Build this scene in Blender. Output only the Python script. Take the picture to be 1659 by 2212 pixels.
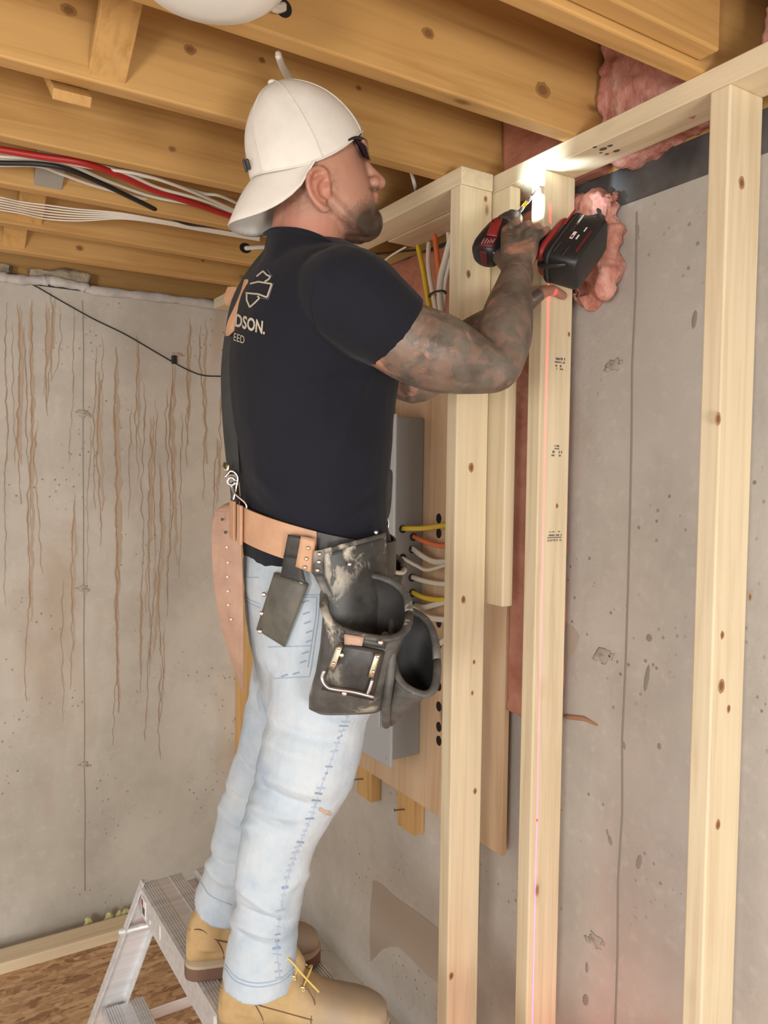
import bpy, bmesh, math, random
import numpy as np
from mathutils import Vector, Matrix, noise
from mathutils.bvhtree import BVHTree
random.seed(7)
scene = bpy.context.scene
COL = scene.collection
for o in list(bpy.data.objects): bpy.data.objects.remove(o)

# ------------------------------------------------------------------ camera
W, H, FPX = 1659, 2212, 1693.6
YAW, PIT, ROL = math.radians(32.0), math.radians(-2.515), math.radians(0.745)
CAM = Vector((0, 0, 1.66))
FW = Vector((math.sin(YAW)*math.cos(PIT), math.cos(YAW)*math.cos(PIT), math.sin(PIT)))
_r = Vector((math.cos(YAW), -math.sin(YAW), 0)); _u = _r.cross(FW)
CR = math.cos(ROL)*_r + math.sin(ROL)*_u
CU = -math.sin(ROL)*_r + math.cos(ROL)*_u
cd = bpy.data.cameras.new('camera'); cam = bpy.data.objects.new('camera', cd); COL.objects.link(cam)
cd.sensor_fit = 'VERTICAL'; cd.sensor_height = 24.0; cd.lens = FPX/H*24.0
cd.clip_start = 0.02
cam.matrix_world = Matrix((( CR.x, CU.x, -FW.x, CAM.x), (CR.y, CU.y, -FW.y, CAM.y), (CR.z, CU.z, -FW.z, CAM.z), (0, 0, 0, 1)))
scene.camera = cam

# ------------------------------------------------------------------ light
world = bpy.data.worlds.new('world'); scene.world = world; world.use_nodes = True
bg = world.node_tree.nodes['Background']; bg.inputs[0].default_value = (1.0, 0.975, 0.935, 1); bg.inputs[1].default_value = 1.0
def area(name, loc, target, size, power, color):
    l = bpy.data.lights.new(name, 'AREA'); l.shape = 'DISK'; l.size = size; l.energy = power; l.color = color
    o = bpy.data.objects.new(name, l); COL.objects.link(o); o.location = loc
    o.rotation_euler = (Vector(target)-Vector(loc)).to_track_quat('-Z', 'Y').to_euler(); return o
area('room_lamp_back', (-1.5, -0.9, 1.5), (0.6, 1.8, 1.4), 0.6, 30, (1.0, 0.95, 0.88))
area('fill_light_side', (0.1, -1.7, 1.1), (1.0, 1.6, 0.8), 0.7, 26, (1.0, 0.96, 0.90))  # added unseen fill light, low down, to brighten the lower walls
scene.view_settings.view_transform = 'Standard'; scene.view_settings.look = 'None'
scene.view_settings.exposure = 0.4; scene.view_settings.gamma = 1.0; scene.view_settings.use_curve_mapping = False

# ------------------------------------------------------------------ helpers
def ray(px, py): return FW*FPX + CR*(px-W/2) - CU*(py-H/2)
def P(px, py, D): return CAM + ray(px, py)*(D/FPX)
def PX(px, py, X): d = ray(px, py); return CAM + d*(X/d.x)
def PY(px, py, Y): d = ray(px, py); return CAM + d*(Y/d.y)
def PZ(px, py, z): d = ray(px, py); return CAM + d*((z-CAM.z)/d.z)   # z in world
def R(z): return z + 1.66       # height measured from the lens -> world height
def V(*a): return Vector(a)

def mesh_obj(name, verts, faces, mat, parent=None, smooth=False, bevel=0.0):
    me = bpy.data.meshes.new(name); me.from_pydata([tuple(v) for v in verts], [], faces); me.validate()
    return link(name, me, mat, parent, smooth, bevel)
def link(name, me, mat, parent=None, smooth=False, bevel=0.0):
    if mat and not me.materials: me.materials.append(mat)
    if smooth:
        for p in me.polygons: p.use_smooth = True
    o = bpy.data.objects.new(name, me); COL.objects.link(o)
    if parent:
        o.parent = parent
        w = Vector((0, 0, 0)); q = parent
        while q: w = w + q.location; q = q.parent
        o.location = -w
    if bevel:
        b = o.modifiers.new('bevel', 'BEVEL'); b.width = bevel; b.segments = 2; b.limit_method = 'ANGLE'
    return o
def tag(o, label, cat, group=None):
    o['label'] = label; o['category'] = cat
    if group: o['group'] = group
    return o
def struct(o): o['kind'] = 'structure'; return o
def thing(name, label, cat, loc, group=None):
    o = bpy.data.objects.new(name, None); COL.objects.link(o); o.location = loc; o.empty_display_size = .05
    return tag(o, label, cat, group)
def boxvf(x0, x1, y0, y1, z0, z1):
    v = [(x0,y0,z0),(x1,y0,z0),(x1,y1,z0),(x0,y1,z0),(x0,y0,z1),(x1,y0,z1),(x1,y1,z1),(x0,y1,z1)]
    return [Vector(a) for a in v], [(0,3,2,1),(4,5,6,7),(0,1,5,4),(1,2,6,5),(2,3,7,6),(3,0,4,7)]
def box(name, b, mat, parent=None, bevel=0.0015):
    v, f = boxvf(*b); return mesh_obj(name, v, f, mat, parent, False, bevel)
def obox(C, A, B, N):
    """oriented box: centre and three half-axes"""
    v = [C+A*sx+B*sy+N*sz for sz in (-1,1) for sx,sy in ((-1,-1),(1,-1),(1,1),(-1,1))]
    return v, [(0,3,2,1),(4,5,6,7),(0,1,5,4),(1,2,6,5),(2,3,7,6),(3,0,4,7)]
def loft(rings, cap=True, closed=True):
    n = len(rings[0]); v = [p for r in rings for p in r]; f = []
    for i in range(len(rings)-1):
        for j in range(n if closed else n-1):
            k = (j+1) % n; f.append((i*n+j, i*n+k, (i+1)*n+k, (i+1)*n+j))
    if cap:
        f.append(tuple(range(n-1, -1, -1))); f.append(tuple((len(rings)-1)*n+j for j in range(n)))
    return v, f
def ell(C, A, B, n=24, p=2.0):
    out = []
    for i in range(n):
        t = 2*math.pi*i/n; c, s = math.cos(t), math.sin(t)
        out.append(C + A*(math.copysign(abs(c)**(2/p), c)) + B*(math.copysign(abs(s)**(2/p), s)))
    return out
def frames(pts, ref=None):
    out = []
    for i, p in enumerate(pts):
        a = pts[max(i-1, 0)]; b = pts[min(i+1, len(pts)-1)]; t = (b-a).normalized()
        if ref is None or abs(t.dot(ref)) > .97:
            ref = Vector((0,0,1)) if abs(t.z) < .9 else Vector((1,0,0))
        s = (ref - t*ref.dot(t)).normalized(); out.append((t, s, t.cross(s))); ref = s
    return out
def smooth_path(pts, n=6):
    """Catmull-Rom through tuples/vectors (any dimension)"""
    pts = [Vector(p) for p in pts]
    if len(pts) < 3: return pts
    q = [pts[0]*2-pts[1]] + pts + [pts[-1]*2-pts[-2]]; out = []
    for i in range(1, len(q)-2):
        a, b, c, d = q[i-1], q[i], q[i+1], q[i+2]
        for k in range(n):
            t = k/n
            out.append(.5*((2*b)+(c-a)*t+(2*a-5*b+4*c-d)*t*t+(3*b-a-3*c+d)*t**3))
    out.append(pts[-1]); return out
def limb(pts, radii, seg=18, flat=1.0, ref=None, caps=True):
    """tapered tube with rounded ends; radii along the path; flat scales the second cross axis"""
    fr = frames(pts, ref); rings = []
    r0, r1 = radii[0], radii[-1]
    if caps:
        for k in (0.15, .45, .75):
            a = math.radians(90*k)
            rings.append(ell(pts[0]-fr[0][0]*r0*math.cos(a), fr[0][1]*r0*math.sin(a), fr[0][2]*r0*flat*math.sin(a), seg))
    for p, r, (t, s, u) in zip(pts, radii, fr): rings.append(ell(p, s*r, u*r*flat, seg))
    if caps:
        for k in (.75, .45, .15):
            a = math.radians(90*k)
            rings.append(ell(pts[-1]+fr[-1][0]*r1*math.cos(a), fr[-1][1]*r1*math.sin(a), fr[-1][2]*r1*flat*math.sin(a), seg))
    return loft(rings)
def slimb(spec, n=5, **k):
    """spec: list of (Vector, radius), smoothed"""
    q = smooth_path([(p.x, p.y, p.z, r) for p, r in spec], n)
    return limb([Vector(a[:3]) for a in q], [max(a[3], .0006) for a in q], **k)
def ball(C, r, A=None, B=None, N=None, seg=16):
    A = A or V(r,0,0); B = B or V(0,r,0); N = N or V(0,0,r); rings = []
    for i in range(1, 10):
        a = math.pi*i/10; rings.append(ell(C - N*math.cos(a), A*math.sin(a), B*math.sin(a), seg))
    return loft(rings)
def join(parts):
    v, f = [], []
    for a, b in parts:
        o = len(v); v += list(a); f += [tuple(i+o for i in q) for q in b]
    return v, f
def remesh(parts, voxel, smooth=4, factor=.5):
    v, f = join(parts)
    me = bpy.data.meshes.new('tmp'); me.from_pydata([tuple(a) for a in v], [], f)
    bm = bmesh.new(); bm.from_mesh(me); bmesh.ops.recalc_face_normals(bm, faces=bm.faces); bm.to_mesh(me); bm.free()
    o = bpy.data.objects.new('tmp', me); COL.objects.link(o)
    m = o.modifiers.new('r', 'REMESH'); m.mode = 'VOXEL'; m.voxel_size = voxel; m.use_smooth_shade = True
    if smooth:
        s = o.modifiers.new('s', 'SMOOTH'); s.factor = factor; s.iterations = smooth
    dg = bpy.context.evaluated_depsgraph_get(); dg.update()
    res = bpy.data.meshes.new_from_object(o.evaluated_get(dg)); bpy.data.objects.remove(o); bpy.data.meshes.remove(me)
    for p in res.polygons: p.use_smooth = True
    return res
def coords(me):
    a = np.empty(len(me.vertices)*3, np.float32); me.vertices.foreach_get('co', a); return a.reshape(-1, 3)
def normals(me):
    a = np.empty(len(me.vertices)*3, np.float32); me.vertices.foreach_get('normal', a); return a.reshape(-1, 3)
def set_coords(me, a): me.vertices.foreach_set('co', np.ascontiguousarray(a, np.float32).ravel()); me.update()
def attr(me, name, vals):
    at = me.attributes.new(name, 'FLOAT', 'POINT'); at.data.foreach_set('value', np.ascontiguousarray(vals, np.float32))
def to_px(a):
    d = a - np.array(CAM); c = d @ np.array(FW)
    return W/2 + FPX*(d @ np.array(CR))/c, H/2 - FPX*(d @ np.array(CU))/c, c
def seg_dist(a, p, q):
    p, q = np.array(p), np.array(q); d = q-p; t = np.clip(((a-p) @ d)/(d @ d), 0, 1)
    return np.linalg.norm(a-(p+t[:, None]*d), axis=1)
def bvh(me): return BVHTree.FromPolygons([v.co.copy() for v in me.vertices], [tuple(p.vertices) for p in me.polygons])
def hit(tree, px, py, off=0.0):
    d = ray(px, py).normalized(); r = tree.ray_cast(CAM, d)
    if r[0] is None: return None
    n = r[1] if r[1].dot(d) < 0 else -r[1]
    return r[0] + n*off
def surf_line(name, tree, pts, r, mat, parent, off=0.0, n=5, seg=8, flat=1.0):
    q = smooth_path([(a, b, 0) for a, b in pts], n) if len(pts) > 2 and n > 1 else \
        [Vector((pts[i][0]+(pts[i+1][0]-pts[i][0])*k/8, pts[i][1]+(pts[i+1][1]-pts[i][1])*k/8, 0)) for i in range(len(pts)-1) for k in range(9)]
    h = [hit(tree, a[0], a[1], off) for a in q]; h = [a for a in h if a is not None]
    h = [a for i, a in enumerate(h) if i == 0 or (a-h[i-1]).length > 1e-5]
    if len(h) < 2: return None
    v, f = limb(h, [r]*len(h), seg, flat); return mesh_obj(name, v, f, mat, parent, True)

# ------------------------------------------------------------------ materials
MATS = {}
def mat(name, col, rough=.6, metal=0.0, spec=None):
    m = bpy.data.materials.new(name); m.use_nodes = True; b = m.node_tree.nodes['Principled BSDF']
    b.inputs['Base Color'].default_value = (*col, 1); b.inputs['Roughness'].default_value = rough; b.inputs['Metallic'].default_value = metal
    if spec is not None: b.inputs['Specular IOR Level'].default_value = spec
    MATS[name] = m; return m
class N:
    def __init__(s, m): s.t = m.node_tree; s.b = s.t.nodes['Principled BSDF']
    def new(s, typ, **k):
        n = s.t.nodes.new(typ)
        for a, b in k.items(): setattr(n, a, b)
        return n
    def put(s, sock, v):
        if hasattr(v, 'is_output') or isinstance(v, bpy.types.NodeSocket): s.t.links.new(v, sock)
        else: sock.default_value = v
    def co(s, scale=(1,1,1), src='Object', rnd=False, rot=(0,0,0)):
        tc = s.new('ShaderNodeTexCoord'); mp = s.new('ShaderNodeMapping'); v = tc.outputs[src]
        if rnd:
            oi = s.new('ShaderNodeObjectInfo'); ad = s.new('ShaderNodeVectorMath', operation='MULTIPLY_ADD')
            ad.inputs[1].default_value = (13.7, 7.3, 9.1)
            s.t.links.new(oi.outputs['Random'], ad.inputs[0]); s.t.links.new(v, ad.inputs[2]); v = ad.outputs[0]
        s.t.links.new(v, mp.inputs[0]); mp.inputs['Scale'].default_value = scale; mp.inputs['Rotation'].default_value = rot
        return mp.outputs[0]
    def noise(s, vec, scale=5, detail=4, rough=.55, dist=0):
        n = s.new('ShaderNodeTexNoise'); s.put(n.inputs['Vector'], vec); n.inputs['Scale'].default_value = scale
        n.inputs['Detail'].default_value = detail; n.inputs['Roughness'].default_value = rough; n.inputs['Distortion'].default_value = dist
        return n.outputs[0]
    def vor(s, vec, scale=5, out='Distance', feature='F1', rnd=1.0):
        n = s.new('ShaderNodeTexVoronoi', feature=feature); s.put(n.inputs['Vector'], vec); n.inputs['Scale'].default_value = scale
        n.inputs['Randomness'].default_value = rnd; return n.outputs[out]
    def ramp(s, v, stops):
        n = s.new('ShaderNodeValToRGB'); s.put(n.inputs[0], v); e = n.color_ramp.elements
        while len(e) < len(stops): e.new(.5)
        for x, (p, c) in zip(e, stops): x.position = p; x.color = (*c, 1) if len(c) == 3 else c
        return n.outputs[0]
    def step(s, v, a, b):
        n = s.new('ShaderNodeMapRange'); s.put(n.inputs[0], v); n.inputs[1].default_value = a; n.inputs[2].default_value = b
        return n.outputs[0]
    def mix(s, f, a, b, mode='MIX'):
        n = s.new('ShaderNodeMix', data_type='RGBA', blend_type=mode); s.put(n.inputs[0], f)
        for k, v in ((6, a), (7, b)): s.put(n.inputs[k], (*v, 1) if isinstance(v, tuple) and len(v) == 3 else v)
        return n.outputs[2]
    def math(s, op, a, b=0.0):
        n = s.new('ShaderNodeMath', operation=op); s.put(n.inputs[0], a); s.put(n.inputs[1], b); return n.outputs[0]
    def sep(s, v):
        n = s.new('ShaderNodeSeparateXYZ'); s.put(n.inputs[0], v); return n.outputs
    def attr(s, name):
        n = s.new('ShaderNodeAttribute'); n.attribute_name = name; return n.outputs['Fac']
    def col(s, v): s.put(s.b.inputs['Base Color'], v)
    def rough(s, v): s.put(s.b.inputs['Roughness'], v)
    def bump(s, h, strength=.2, dist=.01):
        n = s.new('ShaderNodeBump'); n.inputs['Strength'].default_value = strength; n.inputs['Distance'].default_value = dist
        s.put(n.inputs['Height'], h); s.t.links.new(n.outputs[0], s.b.inputs['Normal'])

def wood(name, axis, light, dark, knot, kscale=3.0, rough=.62):
    """long-grained lumber; axis = direction of the grain"""
    m = mat(name, light, rough); n = N(m)
    sc = [26, 26, 26]; sc['xyz'.index(axis)] = 1.1
    ks = [1.0, 1.0, 1.0]; ks['xyz'.index(axis)] = .42
    v = n.co(tuple(sc), rnd=True); g = n.noise(v, 1.6, 5, .6, .6)
    c = n.ramp(g, [(.3, dark), (.5, light), (.72, tuple(min(1, a*1.1) for a in light))])
    big = n.noise(n.co((2.2, 2.2, 2.2), rnd=True), 1.3, 2)
    c = n.mix(n.step(big, .35, .75), c, tuple(a*b for a, b in zip(dark, (.98, .95, .9))), 'MIX') if False else n.mix(n.math('MULTIPLY', n.step(big, .4, .8), .45), c, dark)
    kv = n.co(tuple(ks), rnd=True)
    kd = n.vor(kv, kscale*2.2); k = n.step(kd, .075, .045)
    ring = n.step(kd, .16, .06)
    c = n.mix(n.math('MULTIPLY', ring, .35), c, tuple(a*.7 for a in dark)); c = n.mix(n.math('MULTIPLY', k, .85), c, knot)
    n.col(c); n.bump(g, .12, .002); return m
SPR = ((.74, .63, .44), (.63, .50, .32), (.26, .13, .06))
JOI = ((.56, .33, .115), (.44, .235, .07), (.17, .07, .02))
for ax in 'xyz':
    wood('stud_wood_'+ax, ax, *SPR, kscale=4.2)
    wood('joist_wood_'+ax, ax, *JOI, kscale=3.0)
wood('furring_wood', 'z', (.66, .42, .17), (.52, .30, .11), (.2, .08, .03))

def concrete(name, base, dark, streaks):
    m = mat(name, base, .88); n = N(m); o = n.co()
    big = n.noise(o, 1.1, 5, .6); mid = n.noise(o, 5, 6, .65); fine = n.noise(o, 60, 3, .6)
    c = n.ramp(big, [(.32, dark), (.5, base), (.68, tuple(a*1.13 for a in base))])
    c = n.mix(n.math('MULTIPLY', n.step(mid, .48, .70), .36), c, tuple(a*.78 for a in dark)); c = n.mix(n.math('MULTIPLY', n.step(n.noise(n.co((1.3, 1.3, .6)), 2.6, 4, .6, .4), .54, .6), .16), c, tuple(a*.72 for a in dark)); c = n.mix(n.math('MULTIPLY', n.step(n.noise(o, 33, 3), .55, .7), .25), c, tuple(min(1, a*1.2) for a in base))
    tan = n.noise(n.co((1, 1, .45)), 1.7, 4, .6, .5)
    c = n.mix(n.math('MULTIPLY', n.step(tan, .56, .66), .38), c, (.40, .27, .155))
    pits = n.vor(n.co((1, 1, 1)), 42); pm = n.noise(o, 4, 3)
    pit = n.math('MULTIPLY', n.step(pits, .2, .1), n.step(pm, .52, .62))
    c = n.mix(n.math('MULTIPLY', pit, .6), c, (.12, .105, .09))
    if streaks:
        s = n.sep(o); wob = n.math('MULTIPLY', n.math('SUBTRACT', n.noise(n.co((3, 3, 9)), 3.2, 5, .7), .5), .05)
        x = n.math('ADD', s[0], wob)
        def lines(freq, seed, thr, z_lo, z_hi, zn):
            cx = n.new('ShaderNodeCombineXYZ'); n.put(cx.inputs[0], n.math('MULTIPLY', x, freq)); cx.inputs[1].default_value = seed
            d = n.vor(cx.outputs[0], 1.0); l = n.step(d, thr, thr*.35)
            cz = n.new('ShaderNodeCombineXYZ'); n.put(cz.inputs[0], n.math('MULTIPLY', x, freq*.9)); cz.inputs[1].default_value = seed+4; n.put(cz.inputs[2], n.math('MULTIPLY', s[2], .6))
            low = n.math('ADD', n.math('MULTIPLY', n.noise(cz.outputs[0], 1.3, 2), zn), z_lo)
            f = n.math('MULTIPLY', n.step(n.math('SUBTRACT', s[2], low), -.06, .12), n.step(s[2], z_hi+.12, z_hi-.06))
            br = n.step(n.noise(n.co((14, 14, 7)), 2.0, 3), .34, .56)
            return n.math('MULTIPLY', n.math('MULTIPLY', l, f), br)
        for fr, sd, th in ((16, 1.3, .085), (23, 7.7, .075), (9.5, 3.1, .05)):
            c = n.mix(n.math('MULTIPLY', lines(fr, sd, th, -.05, 2.17, 2.1), .62), c, (.30, .15, .06))
        wide = n.step(n.noise(n.co((7, 7, .5)), 1.5, 3, .6), .55, .7)
        c = n.mix(n.math('MULTIPLY', n.math('MULTIPLY', wide, n.step(s[2], .5, 1.5)), .28), c, (.36, .22, .12))
    n.col(c); n.bump(n.math('ADD', n.math('MULTIPLY', fine, .5), n.math('ADD', mid, n.math('MULTIPLY', pit, -1.2))), .35, .006)
    return m
concrete('concrete_left', (.57, .54, .485), (.475, .445, .39), False)
concrete('concrete_right', (.575, .55, .51), (.49, .465, .43), False)

m = mat('osb', (.42, .24, .11), .8); n = N(m)
def strand(rot, sc, seed):
    warp = n.noise(n.co(), 9, 2); v = n.co((sc*.22, sc, sc), rot=(0, 0, rot)); a = n.new('ShaderNodeVectorMath', operation='MULTIPLY_ADD'); a.inputs[1].default_value = (1.2, 1.2, 0)
    n.put(a.inputs[0], warp); n.put(a.inputs[2], v); return n.sep(n.vor(a.outputs[0], 1.0, 'Color'))[seed]
a1, a2, a3 = strand(.25, 62, 0), strand(-.3, 55, 1), strand(.9, 58, 2)
k1 = n.step(n.noise(n.co(), 22, 2), .46, .54); k2 = n.step(n.noise(n.co(), 17, 2), .52, .58)
val = n.math('ADD', n.math('MULTIPLY', a1, n.math('SUBTRACT', 1.0, k1)), n.math('MULTIPLY', a2, k1)); val = n.math('ADD', n.math('MULTIPLY', val, n.math('SUBTRACT', 1.0, k2)), n.math('MULTIPLY', a3, k2))
g = n.noise(n.co((8, 60, 60)), 3, 3); val = n.math('ADD', n.math('MULTIPLY', val, .7), n.math('MULTIPLY', g, .3))
n.col(n.ramp(val, [(.1, (.27, .145, .07)), (.35, (.45, .27, .14)), (.6, (.57, .365, .20)), (.9, (.70, .50, .30))])); n.bump(val, .3, .003)

m = mat('plywood', (.66, .46, .29), .7); n = N(m)
g = n.noise(n.co((18, 9, .9)), 1.4, 5, .6, .8)
c = n.ramp(g, [(.3, (.52, .33, .19)), (.52, (.67, .48, .31)), (.75, (.74, .56, .38))])
kd = n.vor(n.co((1, 1, .55)), 4.2); n.col(n.mix(n.math('MULTIPLY', n.step(kd, .11, .05), .8), c, (.22, .10, .05)))

mat('steel', (.62, .62, .64), .28, 1.0); mat('chrome', (.8, .8, .8), .18, 1.0); mat('brass', (.62, .55, .40), .35, 1.0)
m = mat('aluminium', (.70, .71, .73), .38, .45); n = N(m)
g = n.noise(n.co((2, 60, 60)), 1.2, 4, .6); sp = n.step(n.noise(n.co(), 26, 4, .6), .66, .70)
n.col(n.mix(sp, n.ramp(g, [(.3, (.60, .61, .63)), (.7, (.78, .79, .81))]), (.88, .88, .86)))
m = mat('panel_grey', (.30, .32, .335), .42); mat('panel_cover_grey', (.46, .49, .51), .4)
mat('black_plastic', (.017, .017, .018), .42); mat('black_rubber', (.03, .03, .032), .7); mat('dark_hole', (.012, .009, .007), .9)
mat('red_plastic', (.30, .028, .026), .5); mat('dark_red_plastic', (.12, .015, .017), .5); mat('white_mark', (.75, .74, .70), .5); mat('grey_metal', (.20, .20, .21), .35, .8)
mat('cable_white', (.72, .68, .60), .5); mat('cable_yellow', (.72, .53, .035), .45); mat('cable_orange', (.78, .19, .06), .45); mat('cable_black', (.018, .016, .015), .5)
mat('pipe_red', (.40, .022, .02), .4); mat('light_white', (.80, .79, .75), .45); mat('ink_stamp', (.10, .095, .10), .8)
mat('bit_yellow', (.85, .62, .02), .4); mat('copper', (.55, .25, .12), .35, 1.0)
mat('print_tan', (.46, .42, .33), .85); mat('print_blue', (.10, .10, .15), .85); mat('stitch_blue', (.24, .30, .43), .9); mat('stitch_light', (.55, .52, .45), .8)
mat('seam_blue', (.37, .45, .56), .9); mat('torn_skin', (.46, .36, .30), .7); mat('lens_dark', (.008, .01, .03), .08); mat('sticker_white', (.8, .8, .8), .5); mat('lace_yellow', (.62, .45, .13), .7); mat('eyelet', (.80, .72, .45), .3, .9)
mat('sole_brown', (.155, .085, .06), .85); mat('welt_tan', (.42, .34, .24), .8); mat('foam_yellow', (.62, .60, .30), .9); mat('paint_white', (.78, .77, .74), .6)

m = mat('pink_fibreglass', (.62, .30, .25), .9); n = N(m)
g = n.noise(n.co((3, 3, 1.5)), 9, 6, .7); n.col(n.ramp(g, [(.3, (.40, .13, .09)), (.5, (.62, .29, .23)), (.72, (.74, .47, .41))])); n.bump(g, .6, .02)
m = mat('pink_poly', (.53, .215, .145), .30); n = N(m)
g = n.noise(n.co((6, 2, 3)), 4, 3, .6); n.col(n.ramp(g, [(.3, (.40, .14, .09)), (.7, (.58, .27, .19))])); n.bump(g, .5, .03)
m = mat('black_membrane', (.045, .043, .045), .55); n = N(m)
n.col(n.ramp(n.noise(n.co(), 9, 5), [(.3, (.045, .044, .046)), (.7, (.14, .135, .135))]))
m = mat('grey_foam', (.52, .50, .47), .6); n = N(m); g = n.noise(n.co(), 20, 4); n.col(n.ramp(g, [(.3, (.40, .385, .37)), (.7, (.60, .58, .55))])); n.bump(g, .3, .01)
m = mat('mineral_wool', (.55, .47, .33), .95); n = N(m); g = n.noise(n.co(), 18, 5, .7); n.col(n.ramp(g, [(.3, (.32, .26, .18)), (.6, (.58, .50, .37)), (.8, (.66, .60, .48))])); n.bump(g, .8, .02)

m = mat('shirt_cotton', (.018, .019, .027), .92); n = N(m)
n.col(n.ramp(n.noise(n.co(), 3, 4), [(.3, (.006, .0068, .0125)), (.7, (.0105, .0115, .020))])); n.bump(n.noise(n.co(), 11, 4, .5), .15, .02)
n.b.inputs['Specular IOR Level'].default_value = .3; n.b.inputs['Sheen Weight'].default_value = .05; n.b.inputs['Sheen Roughness'].default_value = .5
m = mat('cap_cotton', (.80, .74, .66), .9); n = N(m); g = n.noise(n.co(), 16, 5, .6)
n.col(n.ramp(g, [(.3, (.62, .585, .53)), (.7, (.73, .695, .635))])); n.bump(n.noise(n.co(), 260, 2), .12, .002)
m = mat('denim', (.55, .61, .68), .9); n = N(m); o = n.co()
g = n.noise(o, 7, 5, .62); f = n.noise(n.co((1, 1, .5)), 120, 3, .7)
c = n.ramp(g, [(.28, (.30, .39, .50)), (.48, (.45, .52, .59)), (.7, (.55, .595, .635))])
c = n.mix(n.math('MULTIPLY', n.step(f, .45, .7), .22), c, (.36, .47, .62))
c = n.mix(n.math('MULTIPLY', n.step(n.noise(n.co((1, 1, .6)), 3.3, 3), .56, .68), .35), c, (.66, .60, .52))
n.col(c); n.bump(n.math('ADD', f, n.math('MULTIPLY', g, 2.0)), .25, .004)
def leather(name, base, dark, rough=.55, paint=0.0):
    m = mat(name, base, rough); n = N(m); g = n.noise(n.co(), 22, 5, .65)
    c = n.ramp(g, [(.3, dark), (.65, base)])
    if paint:
        p = n.noise(n.co((1, 1, .7)), 17, 6, .68, .4); p2 = n.noise(n.co(), 5.5, 3, .5, .2)
        k = n.math('MULTIPLY', n.step(p, .50, .56), n.step(p2, .60-paint*.12, .66-paint*.1)); c = n.mix(k, c, (.50, .455, .38))
    n.col(c); n.bump(g, .25, .003); return m
leather('leather_black', (.05, .048, .045), (.016, .016, .016), .5); leather('leather_dirty', (.055, .053, .05), (.015, .015, .016), .45, 1.7)
leather('leather_grey', (.105, .10, .092), (.035, .034, .032), .55, 1.15); leather('leather_holster', (.125, .12, .102), (.065, .062, .054), .6); leather('leather_tan', (.56, .33, .20), (.46, .265, .16), .55); leather('leather_pale', (.47, .30, .22), (.37, .23, .165), .6)
leather('strap_webbing', (.035, .037, .037), (.022, .023, .024), .8); leather('leather_inside', (.025, .024, .025), (.012, .012, .013), .7)
m = mat('boot_nubuck', (.62, .40, .165), .85); n = N(m); g = n.noise(n.co(), 14, 5, .65); z = n.noise(n.co(), 5, 3)
c = n.ramp(g, [(.3, (.37, .245, .11)), (.6, (.49, .34, .165))]); sc = n.attr('scuff')
c = n.mix(n.math('MULTIPLY', sc, n.step(z, .3, .55)), c, (.33, .265, .205)); n.col(n.mix(n.math('MULTIPLY', n.step(g, .6, .68), .3), c, (.40, .24, .12)))

m = mat('skin', (.52, .24, .17), .5); n = N(m); o = n.co()
g = n.noise(o, 40, 4, .6); b2 = n.noise(o, 9, 3)
c = n.ramp(b2, [(.3, (.36, .165, .11)), (.6, (.44, .225, .155))]); c = n.mix(n.math('MULTIPLY', g, .2), c, (.49, .27, .195))
ink = n.attr('ink'); p = n.noise(n.co(), 13, 5, .62, 1.4); q = n.noise(n.co(), 30, 3, .6, .8)
shade = n.ramp(n.noise(n.co(), 19, 4, .6), [(.3, (.055, .051, .044)), (.7, (.16, .145, .118))])
cover = n.math('MULTIPLY', ink, n.math('ADD', n.math('MULTIPLY', n.step(p, .33, .42), .74), n.math('MULTIPLY', n.step(q, .42, .52), .20)))
c = n.mix(cover, c, shade)
hair = n.attr('hair'); hn = n.noise(n.co(), 190, 3, .6)
c = n.mix(n.math('MULTIPLY', hair, n.step(n.math('ADD', hn, n.math('MULTIPLY', hair, .5)), .48, .78)), c, (.055, .032, .02))
rd = n.attr('red'); c = n.mix(n.math('MULTIPLY', rd, .55), c, (.60, .17, .12)); n.col(c)
n.b.inputs['Subsurface Weight'].default_value = .06; n.b.inputs['Subsurface Radius'].default_value = (.01, .004, .002)
n.bump(n.noise(o, 150, 3), .08, .002)
M = MATS

# ================================================================== SETTING
XW, YW = 1.30, 3.0                       # faces of the two concrete walls
ZJ = R(.68)                              # underside of the joists
floor = struct(box('floor', (-2.2, 1.165, -1.6, 2.90, -.02, 0.0), M['osb'], bevel=0))
slab = struct(box('floor_slab', (-2.2, XW+.2, -1.6, YW+.2, -.12, -.02), M['concrete_right'], bevel=0))
wr = struct(box('wall_right', (XW, XW+.2, -3.2, YW+.2, -.02, R(.575)), M['concrete_right'], bevel=0))
wl = struct(box('wall_left', (-3.2, XW, YW, YW+.2, -.02, R(.655)), M['concrete_left'], bevel=0))
def seam(parent, pts, w, m):
    v, f = limb([Vector(p) for p in pts], [w]*len(pts), 6); mesh_obj('form_seam', v, f, m, parent, True)
def wob(n, f, a, b):
    return [f(a+(b-a)*i/n, random.uniform(-.0035, .0035)) for i in range(n+1)]
mat('seam_left', (.33, .295, .25), .9); mat('seam_right', (.31, .285, .255), .9); mat('tie_left', (.44, .40, .34), .9); mat('tie_right', (.42, .39, .355), .9)
x0 = PY(180, 900, YW).x
seam(wl, wob(14, lambda z, r: (x0+r*.6, YW+.001, z), .11, R(.62)), .0028, M['seam_left'])
for yy in (1.115, 1.585, .42): seam(wr, wob(14, lambda z, r: (XW+.001, yy+r, z), .02, R(.55)), .003, M['seam_right'])
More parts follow.
